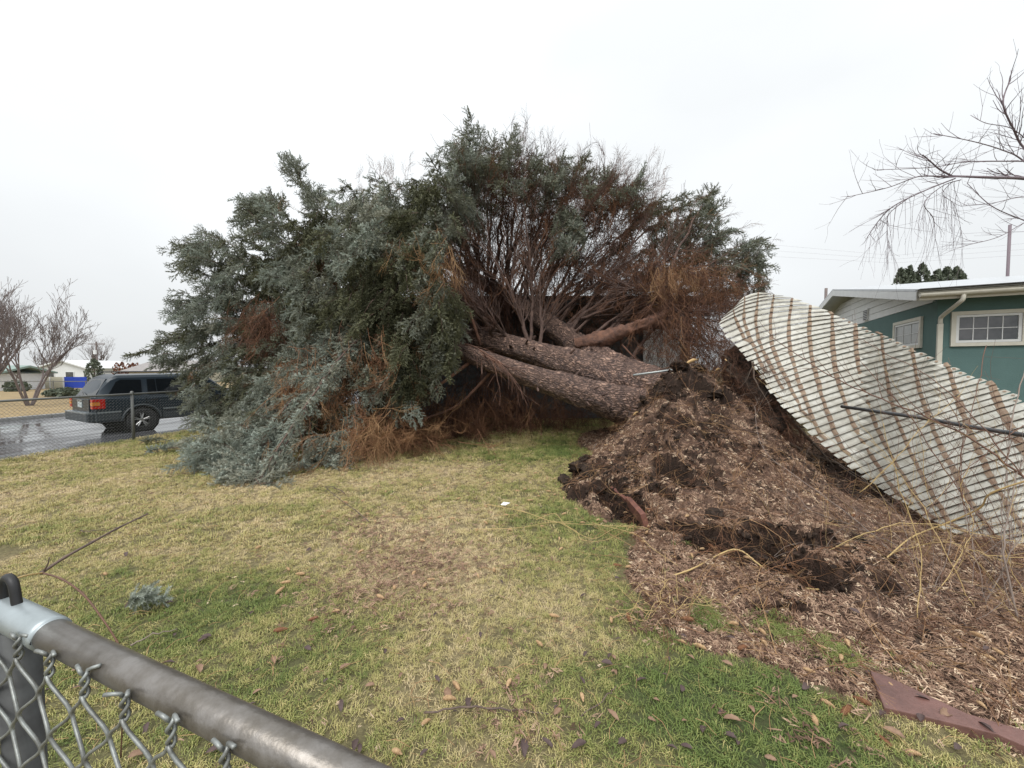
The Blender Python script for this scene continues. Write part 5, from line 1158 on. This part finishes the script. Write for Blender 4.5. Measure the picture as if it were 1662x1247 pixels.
# brown canes of the shrub on the right
sh = empty('bare_shrub', (3.4, 2.6, 0), label='leafless brown-caned shrub in front of the white slat fence', cat='shrub'); S0 = sh.location.copy()
canes = [([(1800, 900, 2.4), (1662, 775, 2.6), (1580, 715, 2.8), (1500, 675, 3.0), (1400, 635, 3.3), (1330, 600, 3.6), (1270, 560, 3.9)], .008, 'cane'), ([(1700, 960, 2.5), (1600, 850, 2.7), (1530, 760, 2.9), (1480, 680, 3.1), (1400, 590, 3.4)], .005, 'cane'), ([(1640, 980, 2.6), (1600, 880, 2.7), (1560, 800, 2.8), (1560, 700, 2.9), (1530, 640, 3.0)], .004, 'cane'),
         ([(1662, 720, 2.6), (1600, 700, 2.7), (1520, 690, 2.9), (1440, 680, 3.2)], .0035, 'cane'), ([(1680, 800, 2.5), (1600, 700, 2.7), (1520, 620, 3.0), (1430, 570, 3.4), (1380, 540, 3.7)], .004, 'cane'), ([(1450, 960, 2.7), (1430, 880, 2.8), (1400, 830, 3.0), (1370, 790, 3.2)], .003, 'cane'), ([(1500, 950, 2.7), (1420, 870, 3.0), (1330, 800, 3.5), (1240, 730, 4.2), (1225, 660, 4.6)], .004, 'greycane'),
         ([(1560, 980, 2.5), (1480, 900, 2.8), (1400, 860, 3.1), (1320, 830, 3.4), (1290, 800, 3.7)], .0035, 'greycane'), ([(1662, 600, 3.0), (1640, 700, 2.8), (1630, 800, 2.6), (1625, 900, 2.5), (1640, 1000, 2.4)], .004, 'greycane'), ([(1655, 1010, 2.3), (1630, 900, 2.4), (1640, 820, 2.5), (1662, 740, 2.6)], .006, 'greycane'), ([(1590, 1000, 2.4), (1640, 900, 2.4), (1662, 860, 2.4)], .004, 'greycane'),
         ([(1330, 900, 3.0), (1420, 860, 2.9), (1500, 850, 2.8), (1600, 870, 2.6), (1662, 880, 2.5)], .004, 'vine'), ([(1290, 860, 3.3), (1400, 850, 3.1), (1480, 800, 3.0), (1560, 720, 2.9)], .003, 'cane'), ([(1440, 900, 2.9), (1530, 880, 2.7), (1600, 900, 2.5), (1662, 905, 2.4)], .004, 'vine'), ([(1520, 960, 2.5), (1560, 900, 2.6), (1580, 850, 2.7), (1560, 790, 2.8), (1575, 760, 2.8)], .003, 'vine'), ([(1395, 800, 3.3), (1460, 740, 3.2), (1500, 690, 3.2), (1560, 640, 3.2)], .0035, 'vine'),
         ([(1662, 690, 2.7), (1610, 730, 2.7), (1540, 790, 2.7), (1480, 870, 2.7), (1440, 950, 2.6)], .003, 'cane'), ([(1600, 560, 3.3), (1585, 640, 3.1), (1560, 740, 2.9), (1570, 850, 2.7), (1600, 960, 2.5)], .003, 'cane')]
for i in range(26):
    x0, y0 = random.uniform(1430, 1760), random.uniform(860, 1010); g = G(x0, y0); x1, y1 = x0+random.gauss(-90, 110), y0-random.uniform(120, 330); d1 = g.y+random.uniform(.1, .5)
    canes.append(([(x0, y0, g.y), ((x0*2+x1)/3+random.gauss(0, 22), (y0*2+y1)/3, g.y+.1), ((x0+2*x1)/3+random.gauss(0, 22), (y0+2*y1)/3, (g.y+d1)/2+.1), (x1, y1, min(d1, depth_fence(x1, y1)-.12))], random.uniform(.0015, .003), random.choice(('cane', 'cane', 'greycane', 'vine'))))
for L_, r, m in canes:
    pts = catmull([P(*q) for q in L_], 6); pts = [p-S0+Vector([random.gauss(0, .004) for _ in range(3)]) for p in pts]; mb = MB(); n_ = len(pts)
    mb.tube(pts, [r*(1-.55*i/n_) for i in range(n_)], 6)
    for k in range(2, n_, 2):
        nd = ((pts[k]-pts[k-1]).normalized()+Vector((random.uniform(-1, 1), random.uniform(-.6, .6), random.uniform(-.8, 1)))*.8).normalized()
        grow(mb, pts[k], nd, random.uniform(.1, .4), r*.4, 1 if r > .0035 else 0, .1, .2, (1, 2), 3, .7, .6, .0009, 4)
    mb.build('cane', M[m], sh, smooth=True, recalc=False)
# thin dry stalks low on the right, many
st_ = empty('dry_stalks', (2.8, 2.7, 0), label='thicket of thin dry stalks on the mulch at the right', cat='stalks'); Q0 = st_.location.copy()
for i in range(110):
    x0 = random.uniform(1230, 1750); y0 = random.uniform(820, 1020) if x0 > 1400 else random.uniform(860, 920)
    p = G(x0, y0); p.z = zmound(p.x, p.y); d = Vector((random.uniform(-1, 1), random.uniform(-.5, .5), random.uniform(.1, 1.0))).normalized(); mb = MB()
    grow(mb, p-Q0, d, random.uniform(.25, .7), random.uniform(.0012, .0026), 1, -.35, .2, (1, 3), 3, .6, .6, .0008, 5)
    mb.build('stalk', M[random.choice(['cane', 'greycane', 'vine', 'greycane'])], st_, smooth=True, recalc=False)
re_ = empty('root_ends', P(1090, 660, 6.2), label='snapped thin roots and sticks poking from the hollow near the mound top', cat='roots'); E0 = re_.location.copy()
for i in range(46):
    x, y = random.gauss(1095, 38), random.gauss(675, 32); g = P(x, y, 6.1-.004*(y-640)); g.z = min(g.z, zmound(g.x, g.y)+.05); mb = MB()
    grow(mb, g-E0, Vector((random.uniform(-1, 1), random.uniform(-1, -.1), random.uniform(-.3, 1))).normalized(), random.uniform(.15, .5), random.uniform(.002, .006), 1, -.2, .25, (1, 3), 4, .6, .6, .0012, 5)
    mb.build('root', M[random.choice(['rootm', 'greycane', 'cane'])], re_, smooth=True, recalc=False)
# sticks in the lawn
for L_, r, m, lb in (([(690, 1172), (760, 1168), (860, 1165), (930, 1172), (980, 1150), (1000, 1132)], .004, 'twig', 'crooked grey stick lying in the grass at the front'), ([(215, 1058), (250, 1045), (290, 1030)], .004, 'greycane', 'short pale stick near the fence rail'), ([(600, 853), (530, 800), (545, 798)], .004, 'twig', 'dark stick in the grass below the low boughs'), ([(130, 868), (150, 872), (190, 862)], .004, 'twig', 'small forked twig on the far left grass'), ([(560, 805), (540, 797), (528, 802)], .005, 'twig', 'broken bark stick by the blue spray')):
    stemline('stick', gl(L_, .035), r, M[m], lb, 'stick', sides=6, wob=.004)
# edging boards and the red paver
def plank(name, a, b_, w, th, m, label, up=Vector((0, 0, 1))):
    a, b_ = Vector(a), Vector(b_); d = (b_-a).normalized(); s = d.cross(up).normalized(); u = s.cross(d)
    return tag(MB().box((a+b_)/2, ((b_-a).length/2, w/2, th/2), (d, s, u)).build(name, m, bevel=.005), label, 'board')
def onm(px, py, up):
    p = G(px, py)
    for _ in range(30): p = p.lerp(G(px, py, min(1.3, zmound(p.x, p.y)+up)), .5)
    return p
plank('edging_board', onm(986, 788, .1), onm(1022, 818, .05), .035, .09, M['timber'], 'thin red-brown edging board tipped out of the torn soil', Vector((-.4, -.2, 1)))
plank('edging_board', onm(1021, 816, .07), onm(1047, 846, .04), .05, .14, M['timber'], 'thick end of the red-brown edging board beside the lawn', Vector((-.3, -.2, 1)))
sl_ = [G(1412, 1088, .03), G(1440, 1097, .03), G(1520, 1135, .03), G(1570, 1158, .03), G(1662, 1185, .03), G(1730, 1210, .03), G(1720, 1235, .03), G(1620, 1192, .03), G(1530, 1170, .03), G(1435, 1148, .03)]
tag(MB().prism(sl_, (0, 0, -.045)).build('red_paver', M['slab'], bevel=.004), 'wet red-brown paver slab half buried at the mulch edge', 'paver')
pc = G(820, 827)
tag(MB().add([pc+Vector((-.05, 0, .05)), pc+Vector((.0, -.03, .055)), pc+Vector((.055, .02, .065)), pc+Vector((-.02, .035, .07)), pc+Vector((.0, .0, .08))], [(0, 1, 4), (1, 2, 4), (2, 3, 4), (3, 0, 4)]).build('paper_scrap', M['paper'], recalc=False), 'crumpled white paper scrap on the lawn', 'litter')

# ------------------------------------------------------------------ cones and leaves
def cone_mesh(m, L_=.085, r=.0125, bend=.0):
    mb = MB(); nrg, n_ = 21, 10
    for i in range(nrg+1):
        t = i/nrg; rr_ = r*math.sin(math.pi*min(1, t*.93+.05))**.55*(1.05-.3*t)*(1.0+.22*(i % 2)); z = bend*math.sin(t*math.pi)
        for k in range(n_):
            a = 2*math.pi*(k+.5*(i % 2))/n_; q = rr_*(1+.1*((k+i//2) % 2)); mb.v.append(((t-.5-.02*(i % 2))*L_, q*math.cos(a), q*math.sin(a)+z))
    for i in range(nrg):
        for k in range(n_): mb.f.append((i*n_+k, i*n_+(k+1) % n_, (i+1)*n_+(k+1) % n_, (i+1)*n_+k)); mb.m.append(0)
    mb.f.append(tuple(reversed(range(n_)))); mb.f.append(tuple(nrg*n_+k for k in range(n_))); mb.m += [0, 0]
    return mb.mesh('spruce_cone', m)
cms = [cone_mesh(M['cone']), cone_mesh(M['cone'], .07, .011, .006), cone_mesh(M['cone2'], .09, .014)]
def put(me, name, px, py, rz, tilt, scl, label, cat, group, h=.022):
    p = G(px, py) if True else None
    for _ in range(6):   # slide along the ray until it rests on the surface
        z = zmound(p.x, p.y); p = G(px, py, min(z, 1.35))
    if p.y > 9 or abs(zmound(p.x, p.y)-p.z) > .06 or p.y < 1.2 or p.z > 1.45: return
    o = link(name, me); o.location = (p.x, p.y, p.z+h); o.rotation_euler = (tilt, random.uniform(-.2, .2), rz); o.scale = (scl*(.78 if name == 'spruce_cone' else 1),)*3
    tag(o, label, cat, group)
lawn_cones = [(420, 893), (468, 928), (487, 936), (463, 950), (455, 963), (508, 1010), (545, 998), (456, 1028), (730, 1142), (825, 1118), (692, 1180), (875, 1050), (672, 935), (802, 930), (776, 940), (618, 974), (900, 1005), (945, 1140), (992, 1012), (1020, 1007), (740, 1120), (645, 1230), (910, 895), (915, 838), (880, 858), (970, 848), (788, 852), (700, 815), (705, 790), (745, 812), (686, 881), (560, 818), (900, 806), (915, 812), (890, 800), (840, 800), (780, 775), (815, 765), (650, 750), (620, 770), (760, 738), (855, 722), (252, 975), (170, 937), (1050, 970), (1115, 1010), (640, 958), (585, 900), (690, 955), (700, 945), (1050, 868), (985, 830), (935, 830), (860, 815)]
for i, (x, y) in enumerate(lawn_cones):
    put(random.choice(cms if y > 1000 else cms[:2]), 'spruce_cone', x, y, random.uniform(0, 6.28), random.uniform(-.15, .15), random.uniform(.8, 1.15), 'tan spruce cone lying loose in the lawn grass', 'cone', 'spruce cones scattered on the lawn')
for i in range(70):
    put(random.choice(cms[:2]), 'spruce_cone', random.uniform(520, 1000), random.uniform(700, 880), random.uniform(0, 6.28), 0, random.uniform(.6, 1.0), 'tan spruce cone lying loose in the lawn grass', 'cone', 'spruce cones scattered on the lawn')
nmc = 0
while nmc < 260:
    x, y = random.uniform(960, 1640), random.uniform(640, 1230)
    if nmc > 180: x, y = random.gauss(1090, 70), random.gauss(770, 50)
    g = G(x, y, .1)
    if x < 1000 and y > 840: continue
    if y > 1060 and x < 1300: continue
    if y > 930 and random.random() < .86: continue
    if y < 600+(x-1110)*.75 or y < 600+(1110-x)*1.1: continue
    put(random.choice(cms), 'spruce_cone', x, y, random.uniform(0, 6.28), random.uniform(-.4, .4), random.uniform(.75, 1.15), 'tan spruce cone lying on the bark mulch', 'cone', 'spruce cones scattered on the mulch', .012); nmc += 1
def leaf_mesh(m, s=.05, lobes=5):
    """a dry leaf curled about its midrib, with a ragged edge and a stalk"""
    mb = MB(); n_ = 7; c_ = random.uniform(.7, 1.5); tw = random.uniform(-.8, .8); w0 = random.uniform(.3, .55)
    for i in range(n_+1):
        t = i/n_; x = (t-.5)*2*s; w = s*w0*math.sin(math.pi*min(1, t*.95+.03))**.7*random.uniform(.75, 1.15); zc = s*.25*math.sin(t*2.6+tw)
        for k in (-1, -.5, 0, .5, 1):
            an = k*c_+tw*(t-.5); mb.v.append((x+random.uniform(-.05, .05)*s, w*math.sin(an)/max(.5, c_*.7), zc+w*(1-math.cos(an))*.9))
    for i in range(n_):
        for k in range(4): mb.f.append((i*5+k, i*5+k+1, (i+1)*5+k+1, (i+1)*5+k)); mb.m.append(0)
    mb.tube([(-s*1.35, .1*s, .1*s), (-s*1.1, 0, 0), (-s*.9, 0, 0)], s*.025, 3, False)
    return mb.mesh('dry_leaf', m, True)
lms = [leaf_mesh(M[m_], q_) for q_ in (.035, .045, .03, .04, .05) for m_ in ('leaf', 'leaf2')]
for x, y in ((990, 1072), (985, 995), (950, 1070), (335, 1040), (445, 1080), (905, 1165), (995, 1170), (625, 1065), (590, 850), (330, 1045), (275, 985), (1010, 1215), (650, 1105), (650, 1180), (885, 1090), (1065, 1145), (380, 920), (1190, 1050), (1495, 1175), (800, 1235), (1000, 1100), (1180, 1085), (1410, 1170), (1370, 1190), (1290, 1140), (760, 1150), (240, 1190), (225, 1235), (985, 1085), (1335, 1215), (500, 1060), (710, 1110), (940, 1220), (1090, 1225), (1220, 1160), (850, 1225), (560, 1090), (205, 905), (1600, 1190), (1450, 1200), (1240, 1000), (1130, 975), (1390, 960), (1345, 1005), (1600, 1060), (1550, 1110)):
    k = random.randint(0, 9); put(lms[k], 'dry_leaf', x, y, random.uniform(0, 6.28), random.uniform(-.4, .4), random.uniform(.4, .8), 'curled dark brown leaf lying on the ground' if k % 2 else 'curled light brown leaf lying on the ground', 'leaf', 'dark dead leaves on the ground' if k % 2 else 'brown dead leaves on the ground', .025)
for i in range(110):
    k = random.randint(0, 9); x, y = random.uniform(60, 1620), random.uniform(840, 1240)
    put(lms[k], 'dry_leaf', x, y, random.uniform(0, 6.28), random.uniform(-.4, .4), random.uniform(.25, .7), 'curled dark brown leaf lying on the ground' if k % 2 else 'curled light brown leaf lying on the ground', 'leaf', 'dark dead leaves on the ground' if k % 2 else 'brown dead leaves on the ground', .02)
for (x, y, d, s, lb) in ((1122, 588, 6.3, .13, 'large crumpled tan leaf on the very top of the mound'), (1032, 672, 6.0, .09, 'tan leaf stuck upright where the trunk meets the mound'), (1178, 585, 6.2, .05, 'small tan leaf hanging by the root plate'), (1165, 600, 6.3, .06, 'narrow tan leaf hanging from the dark roots')):
    me = leaf_mesh(M['leaf3'], s*.75, 4); o = link('dry_leaf', me); o.location = P(x, y, d); o.rotation_euler = (1.1, .4, random.uniform(0, 3)); tag(o, lb, 'leaf')

# ------------------------------------------------------------------ bare branches entering at the upper right
bt = empty('bare_tree', (10.2, 5.6, 0), label='leafless tree reaching in from the right over the teal house', cat='tree'); B0 = bt.location.copy()
mb = MB(); trunk = catmull([Vector((0, 0, -.1)), Vector((.05, .05, 1.5)), Vector((-.05, 0, 3)), Vector((.1, 0, 5)), Vector((0, .1, 7))], 6); mb.tube(trunk, [.16*(1-.6*i/len(trunk)) for i in range(len(trunk))], 10); mb.build('trunk', M['bare'], bt, smooth=True, recalc=False)
D = 5.0
limbs = [([(1850, 310), (1740, 300), (1662, 290), (1600, 288), (1545, 286)], .028, 0), ([(1545, 286), (1525, 275), (1510, 262), (1498, 252)], .012, 1), ([(1545, 287), (1500, 286), (1480, 290), (1440, 305), (1375, 320)], .009, 1), ([(1550, 290), (1500, 310), (1450, 335), (1425, 360), (1408, 385)], .009, 2), ([(1662, 262), (1600, 262), (1560, 264), (1510, 272), (1420, 276)], .008, 1),
         ([(1740, 330), (1662, 262), (1630, 245), (1580, 230), (1515, 217)], .01, 1), ([(1760, 330), (1700, 260), (1662, 240), (1645, 210), (1628, 168), (1640, 130)], .016, 1), ([(1670, 230), (1640, 208), (1600, 200), (1575, 187)], .006, 1), ([(1760, 360), (1700, 375), (1662, 358), (1610, 335), (1570, 298)], .009, 1), ([(1760, 380), (1700, 345), (1662, 362), (1620, 385), (1570, 398)], .007, 1), ([(1560, 292), (1530, 302), (1500, 330), (1515, 355), (1518, 390)], .006, 2), ([(1545, 296), (1530, 315), (1550, 335), (1563, 390)], .004, 2), ([(1480, 318), (1445, 345), (1440, 365), (1442, 400)], .005, 2), ([(1720, 330), (1662, 320), (1610, 330), (1560, 335)], .006, 1)]
for L_, r, kind in limbs:
    pts = [p-B0 for p in catmull([P(x, y, D+.15*math.sin(x*.05)) for x, y in L_], 7)]; n_ = len(pts); mb = MB(); mb.tube(pts, [r*(1-.6*i/n_) for i in range(n_)], 6)
    for k in range(1, n_):
        t = (pts[k]-pts[k-1]).normalized()
        if kind == 2 and k % 2:
            grow(mb, pts[k], Vector((random.uniform(-.3, .3), random.uniform(-.3, .3), -1)), random.uniform(.3, .55), .0022, 1, -.5, .12, (1, 3), 3, .35, .7, .0009, 6)
        elif random.random() < .55:
            nd = (t+Vector((random.uniform(-.8, .8), random.uniform(-.8, .8), random.uniform(-.5, .9)))).normalized()
            grow(mb, pts[k], nd, random.uniform(.15, .5), r*.3+.001, 1, .1, .15, (1, 3), 3, .7, .6, .0012, 5)
    mb.build('limb', M['bare2'], bt, smooth=True, recalc=False)

# ------------------------------------------------------------------ background
def bare_tree(x, y, z, h, label, dep=4, r=.12, stems=3, spread=.6, m='bare', sp2=.55, group=None, lean=.35):
    t = empty('bare_tree', (x, y, z), label=label, cat='tree', group=group); 
    for s in range(stems):
        tb = MB(); a = random.uniform(0, 6.28); d = Vector((math.cos(a)*lean, math.sin(a)*lean, 1)).normalized(); p0 = Vector((0, 0, -.1)); pts = [p0]
        for i in range(4): d = (d+Vector((random.uniform(-.15, .15), random.uniform(-.15, .15), .05))).normalized(); pts.append(pts[-1]+d*h*.09)
        tb.tube(pts, [r*(1-.12*i) for i in range(5)], 7, False); tb.build('trunk', M[m], t, smooth=True, recalc=False)
        cb = MB()
        for i in range(4):
            nd = (d+Vector((random.uniform(-1, 1), random.uniform(-1, 1), random.uniform(-.1, .7)))*sp2).normalized()
            grow(cb, pts[-1 if i < 2 else 3], nd, h*.3, r*.5, dep, .25, .14, (2, 3) if dep > 3 else (3, 4), 4, spread, .72, .006, 4)
        cb.build('crown', M[m], t, smooth=True, recalc=False)
    return t
random.seed(21)
g = P(48, 663, 18); bare_tree(g.x, 18, -.3, 5.4, 'spreading multi-stemmed bare tree across the street', 5, .06, 4, .6, lean=.34)
g = P(-25, 663, 19); bare_tree(g.x, 19, -.3, 5.8, 'taller bare tree at the left edge across the street', 5, .12, 4, .6)
for px, d, h, lb in ((160, 75, 9, 'dense grey bare tree behind the utility pole'), (75, 60, 5.5, 'brownish bare tree behind the white gabled house'), (1280, 24, 6.0, 'leafless thicket tree behind the slat fence'), (1322, 26, 5.2, 'small leafless tree beside the teal house roof mast'), (270, 60, 3.6, 'bare bushes over the roof behind the car')):
    p = P(px, 640, d); bare_tree(p.x, d, -.5, h, lb, 4 if d > 40 else 3, .2 if d > 40 else .05, 5 if d > 40 else 4, .75, lean=.35, sp2=.7)
# leafy textured crown stuff for small far conifers and hedge
def leafy(name, px, d, z0, h, w, m, label, cat, n_=260, col=True, group=None, lean=0):
    p = P(px, 600, d); t = empty(name, (p.x, d, z0), label=label, cat=cat, group=group)
    MB().tube([(0, 0, -.2), (0, 0, h*.8)], [w*.08, w*.03], 6).build('trunk', M['bare'], t, recalc=False)
    mb = MB()
    for i in range(n_):
        u = random.random()**.8; z = h*u; rr_ = w*.5*(math.sin(math.pi*min(1, (.12+.88*u)))**.6 if col else math.sqrt(max(0, 1-(2*u-1)**2)))*random.uniform(.55, 1.08)
        a = random.uniform(0, 6.28); c_ = Vector((rr_*math.cos(a), rr_*math.sin(a), z)); s = w*random.uniform(.05, .11)
        for k in range(3):
            n3 = Vector([random.gauss(0, 1) for _ in range(3)]).normalized(); u3 = n3.orthogonal().normalized()*s; v3 = n3.cross(u3).normalized()*s*.7+Vector((0, 0, s*.5))
            mb.add([c_-u3, c_+u3*.3-v3*.4, c_+u3, c_+v3*1.3], [(0, 1, 2, 3)])
    tag(mb.build('crown', m, t, recalc=False), kind='stuff'); return t
for k_, (px, top_, w) in enumerate(((1456, 440, 1.6), (1470, 436, 1.6), (1490, 432, 1.6), (1515, 442, 1.7), (1530, 437, 1.6), (1546, 437, 1.7), (1556, 448, 1.4))):
    leafy('conifer_tree', px, 42, 0, 1.5+42*(600-top_)/625, w*1.5, M['conif'], ('first', 'second', 'third', 'fourth', 'fifth', 'sixth', 'last')[k_]+' columnar conifer over the teal roof, counted from the slat fence side', 'tree', 900, group='columnar conifers beyond the roof')
leafy('conifer_tree', 153, 50, -.4, 1.9+50*16/625, 1.7, M['conif'], 'small dark conifer left of the parked car', 'tree', 400)
for i, px in enumerate((190, 199, 208, 216, 223)): leafy('shrub', px, 55, -.4, 1.9+55*random.uniform(9, 12)/625, 1.1, M['rust'], ('first', 'second', 'third', 'fourth', 'fifth')[i]+' rust-orange shrub over the car roof, counted from the dark conifer', 'shrub', 200, group='rust-orange shrubs in a row')
leafy('shrub', 26, 29, -.3, .9, 1.3, M['conif'], 'dark round shrub in the yard across the street', 'shrub', 250, col=False)
leafy('shrub', 103, 24, -.3, .55, 1.6, M['conif'], 'low green shrub before the blue panel fence', 'shrub', 250, col=False)
# utility pole
p = P(158, 600, 62); up = empty('utility_pole', (p.x, 62, -.4), label='wooden utility pole with crossarm beyond the parked car', cat='pole')
MB().tube([(0, 0, 0), (0, 0, 6.4)], [.15, .1], 8).build('pole', M['bare'], up); MB().box((0, 0, 6.0), (1.3, .08, .07)).build('crossarm', M['bare'], up); MB().lathe([(.0, -.35), (.2, -.33), (.2, .3), (.0, .33)], 'Z', 10, c=(.0, -.25, 4.7)).build('transformer', M['white'], up)
for s in (-1.1, 0, 1.1):
    o = MB().tube([P(158, 600, 62)+Vector((s, 0, 5.65)), P(60, 600, 80)+Vector((0, 0, 4.6)), P(-200, 600, 110)+Vector((0, 0, 6.5))], .012, 4).build('power_line', M['bare'], recalc=False); tag(o, 'thin overhead wire at the utility pole', 'wire', 'wires at the utility pole')
for s in (0, 1, 2):
    o = MB().tube([P(1225, 395+s*10, 45), P(1450, 415+s*6, 40), P(1700, 392+s*10, 32)], .005, 4).build('power_line', M['bare2'], recalc=False); tag(o, 'faint overhead wire crossing behind the teal house', 'wire', 'wires behind the teal house')
p = P(1635, 455, 13); tag(MB().tube([(p.x, 13, 2.6), (p.x, 13, P(1635, 365, 13).z)], .04, 8).build('roof_mast', M['bare2'], smooth=True), 'slim dark mast rising behind the teal house roof', 'mast')
p = P(1340, 495, 15.5); tag(MB().tube([(p.x, 15.5, 0), (p.x, 15.5, P(1340, 468, 15.5).z)], .05, 8).build('roof_mast', M['bare'], smooth=True), 'short post standing left of the teal house ridge', 'post')
# houses across the street
def far_house(px0, px1, d, ridge_py, eave_py, name, wallm, roofm, label, gable=True, z0=-.5, depth_=8):
    a, b_ = P(px0, 600, d), P(px1, 600, d); w = b_.x-a.x; ez = 1.5+(600-eave_py)*d/625-z0; rz_ = 1.5+(600-ridge_py)*d/625-z0
    e = empty(name, (a.x, d, z0), label=label, cat='house')
    MB().box((w/2, depth_/2, ez/2), (w/2-.3, depth_/2, ez/2)).build('wall', wallm, e)
    if gable:
        MB().prism([(.3, .02, ez), (w-.3, .02, ez), (w/2, .02, rz_)], (0, depth_-.1, 0)).build('gable', wallm, e)
        for s in (0, 1):
            x0 = -.3 if not s else w+.3; MB().prism([(x0, -.4, ez-.1), (w/2, -.4, rz_), (w/2, -.4, rz_+.18), (x0, -.4, ez+.08)], (0, depth_+.8, 0)).build('roof', roofm, e)
    else:
        MB().prism([(-.4, -.4, ez), (-.4, depth_/2, rz_), (-.4, depth_/2, rz_+.15), (-.4, -.5, ez+.12)], (w+.8, 0, 0)).build('roof', roofm, e)
        MB().prism([(-.4, depth_/2, rz_), (-.4, depth_+.4, ez), (-.4, depth_+.4, ez+.12), (-.4, depth_/2, rz_+.15)], (w+.8, 0, 0)).build('roof', roofm, e)
    for k in (.25, .65):
        wn_ = empty('window'); wn_.parent = e
        MB().box((w*k, -.03, ez*.55), (.65, .03, .5)).build('frame', M['white'], wn_); MB().box((w*k, -.07, ez*.55), (.55, .02, .42)).build('pane', M['glass'], wn_)
    return e
far_house(62, 141, 58, 586, 598, 'white_house', M['white'], M['white'], 'white gabled house behind the blue panel fence')
far_house(205, 330, 48, 586, 604, 'brown_roofed_house', M['tan'], mat('grey_brown_shingle', (.3, .28, .27), .8, noise=(3, (.2, .19, .19), .6)), 'house with pale grey-brown roof showing over the parked car', gable=False)
far_house(-150, 2, 30, 596, 607, 'pale_house', M['white'], mat('green_grey_roof', (.22, .3, .27), .6), 'pale house with green-grey roof at the left edge', gable=False, depth_=3)
pf = empty('panel_fence', P(100, 632, 34), label='long fence of blue and cream panels with white posts', cat='fence')
for i, (x0, x1, m) in enumerate(((38, 58, 'blue'), (60, 82, 'tan'), (84, 104, 'tan'), (106, 140, 'blue'))):
    a, b_ = P(x0, 632, 34), P(x1, 612, 34); MB().box(((a.x+b_.x)/2-pf.location.x, 0, (a.z+b_.z)/2-pf.location.z), ((b_.x-a.x)/2, .04, (b_.z-a.z)/2)).build('panel', M[m], pf)
    MB().box((a.x-.06-pf.location.x, -.02, .45), (.05, .06, .62)).build('post', M['white'], pf)
yf2 = empty('yard_fence', (-22, 26, -.2), label='thin grey rail fence at the back of the yard across the street', cat='fence')
MB().box((-6, 0, .9), (16, .02, .025)).build('rail', M['farwire'], yf2); MB().box((-6, 0, .45), (16, .01, .012)).build('rail', M['farwire'], yf2)
for k in range(14): MB().tube([(-20+k*2.2, 0, -.1), (-20+k*2.2, 0, .95)], .03, 6).build('post', M['farwire'], yf2)
print('objects', len(bpy.data.objects))
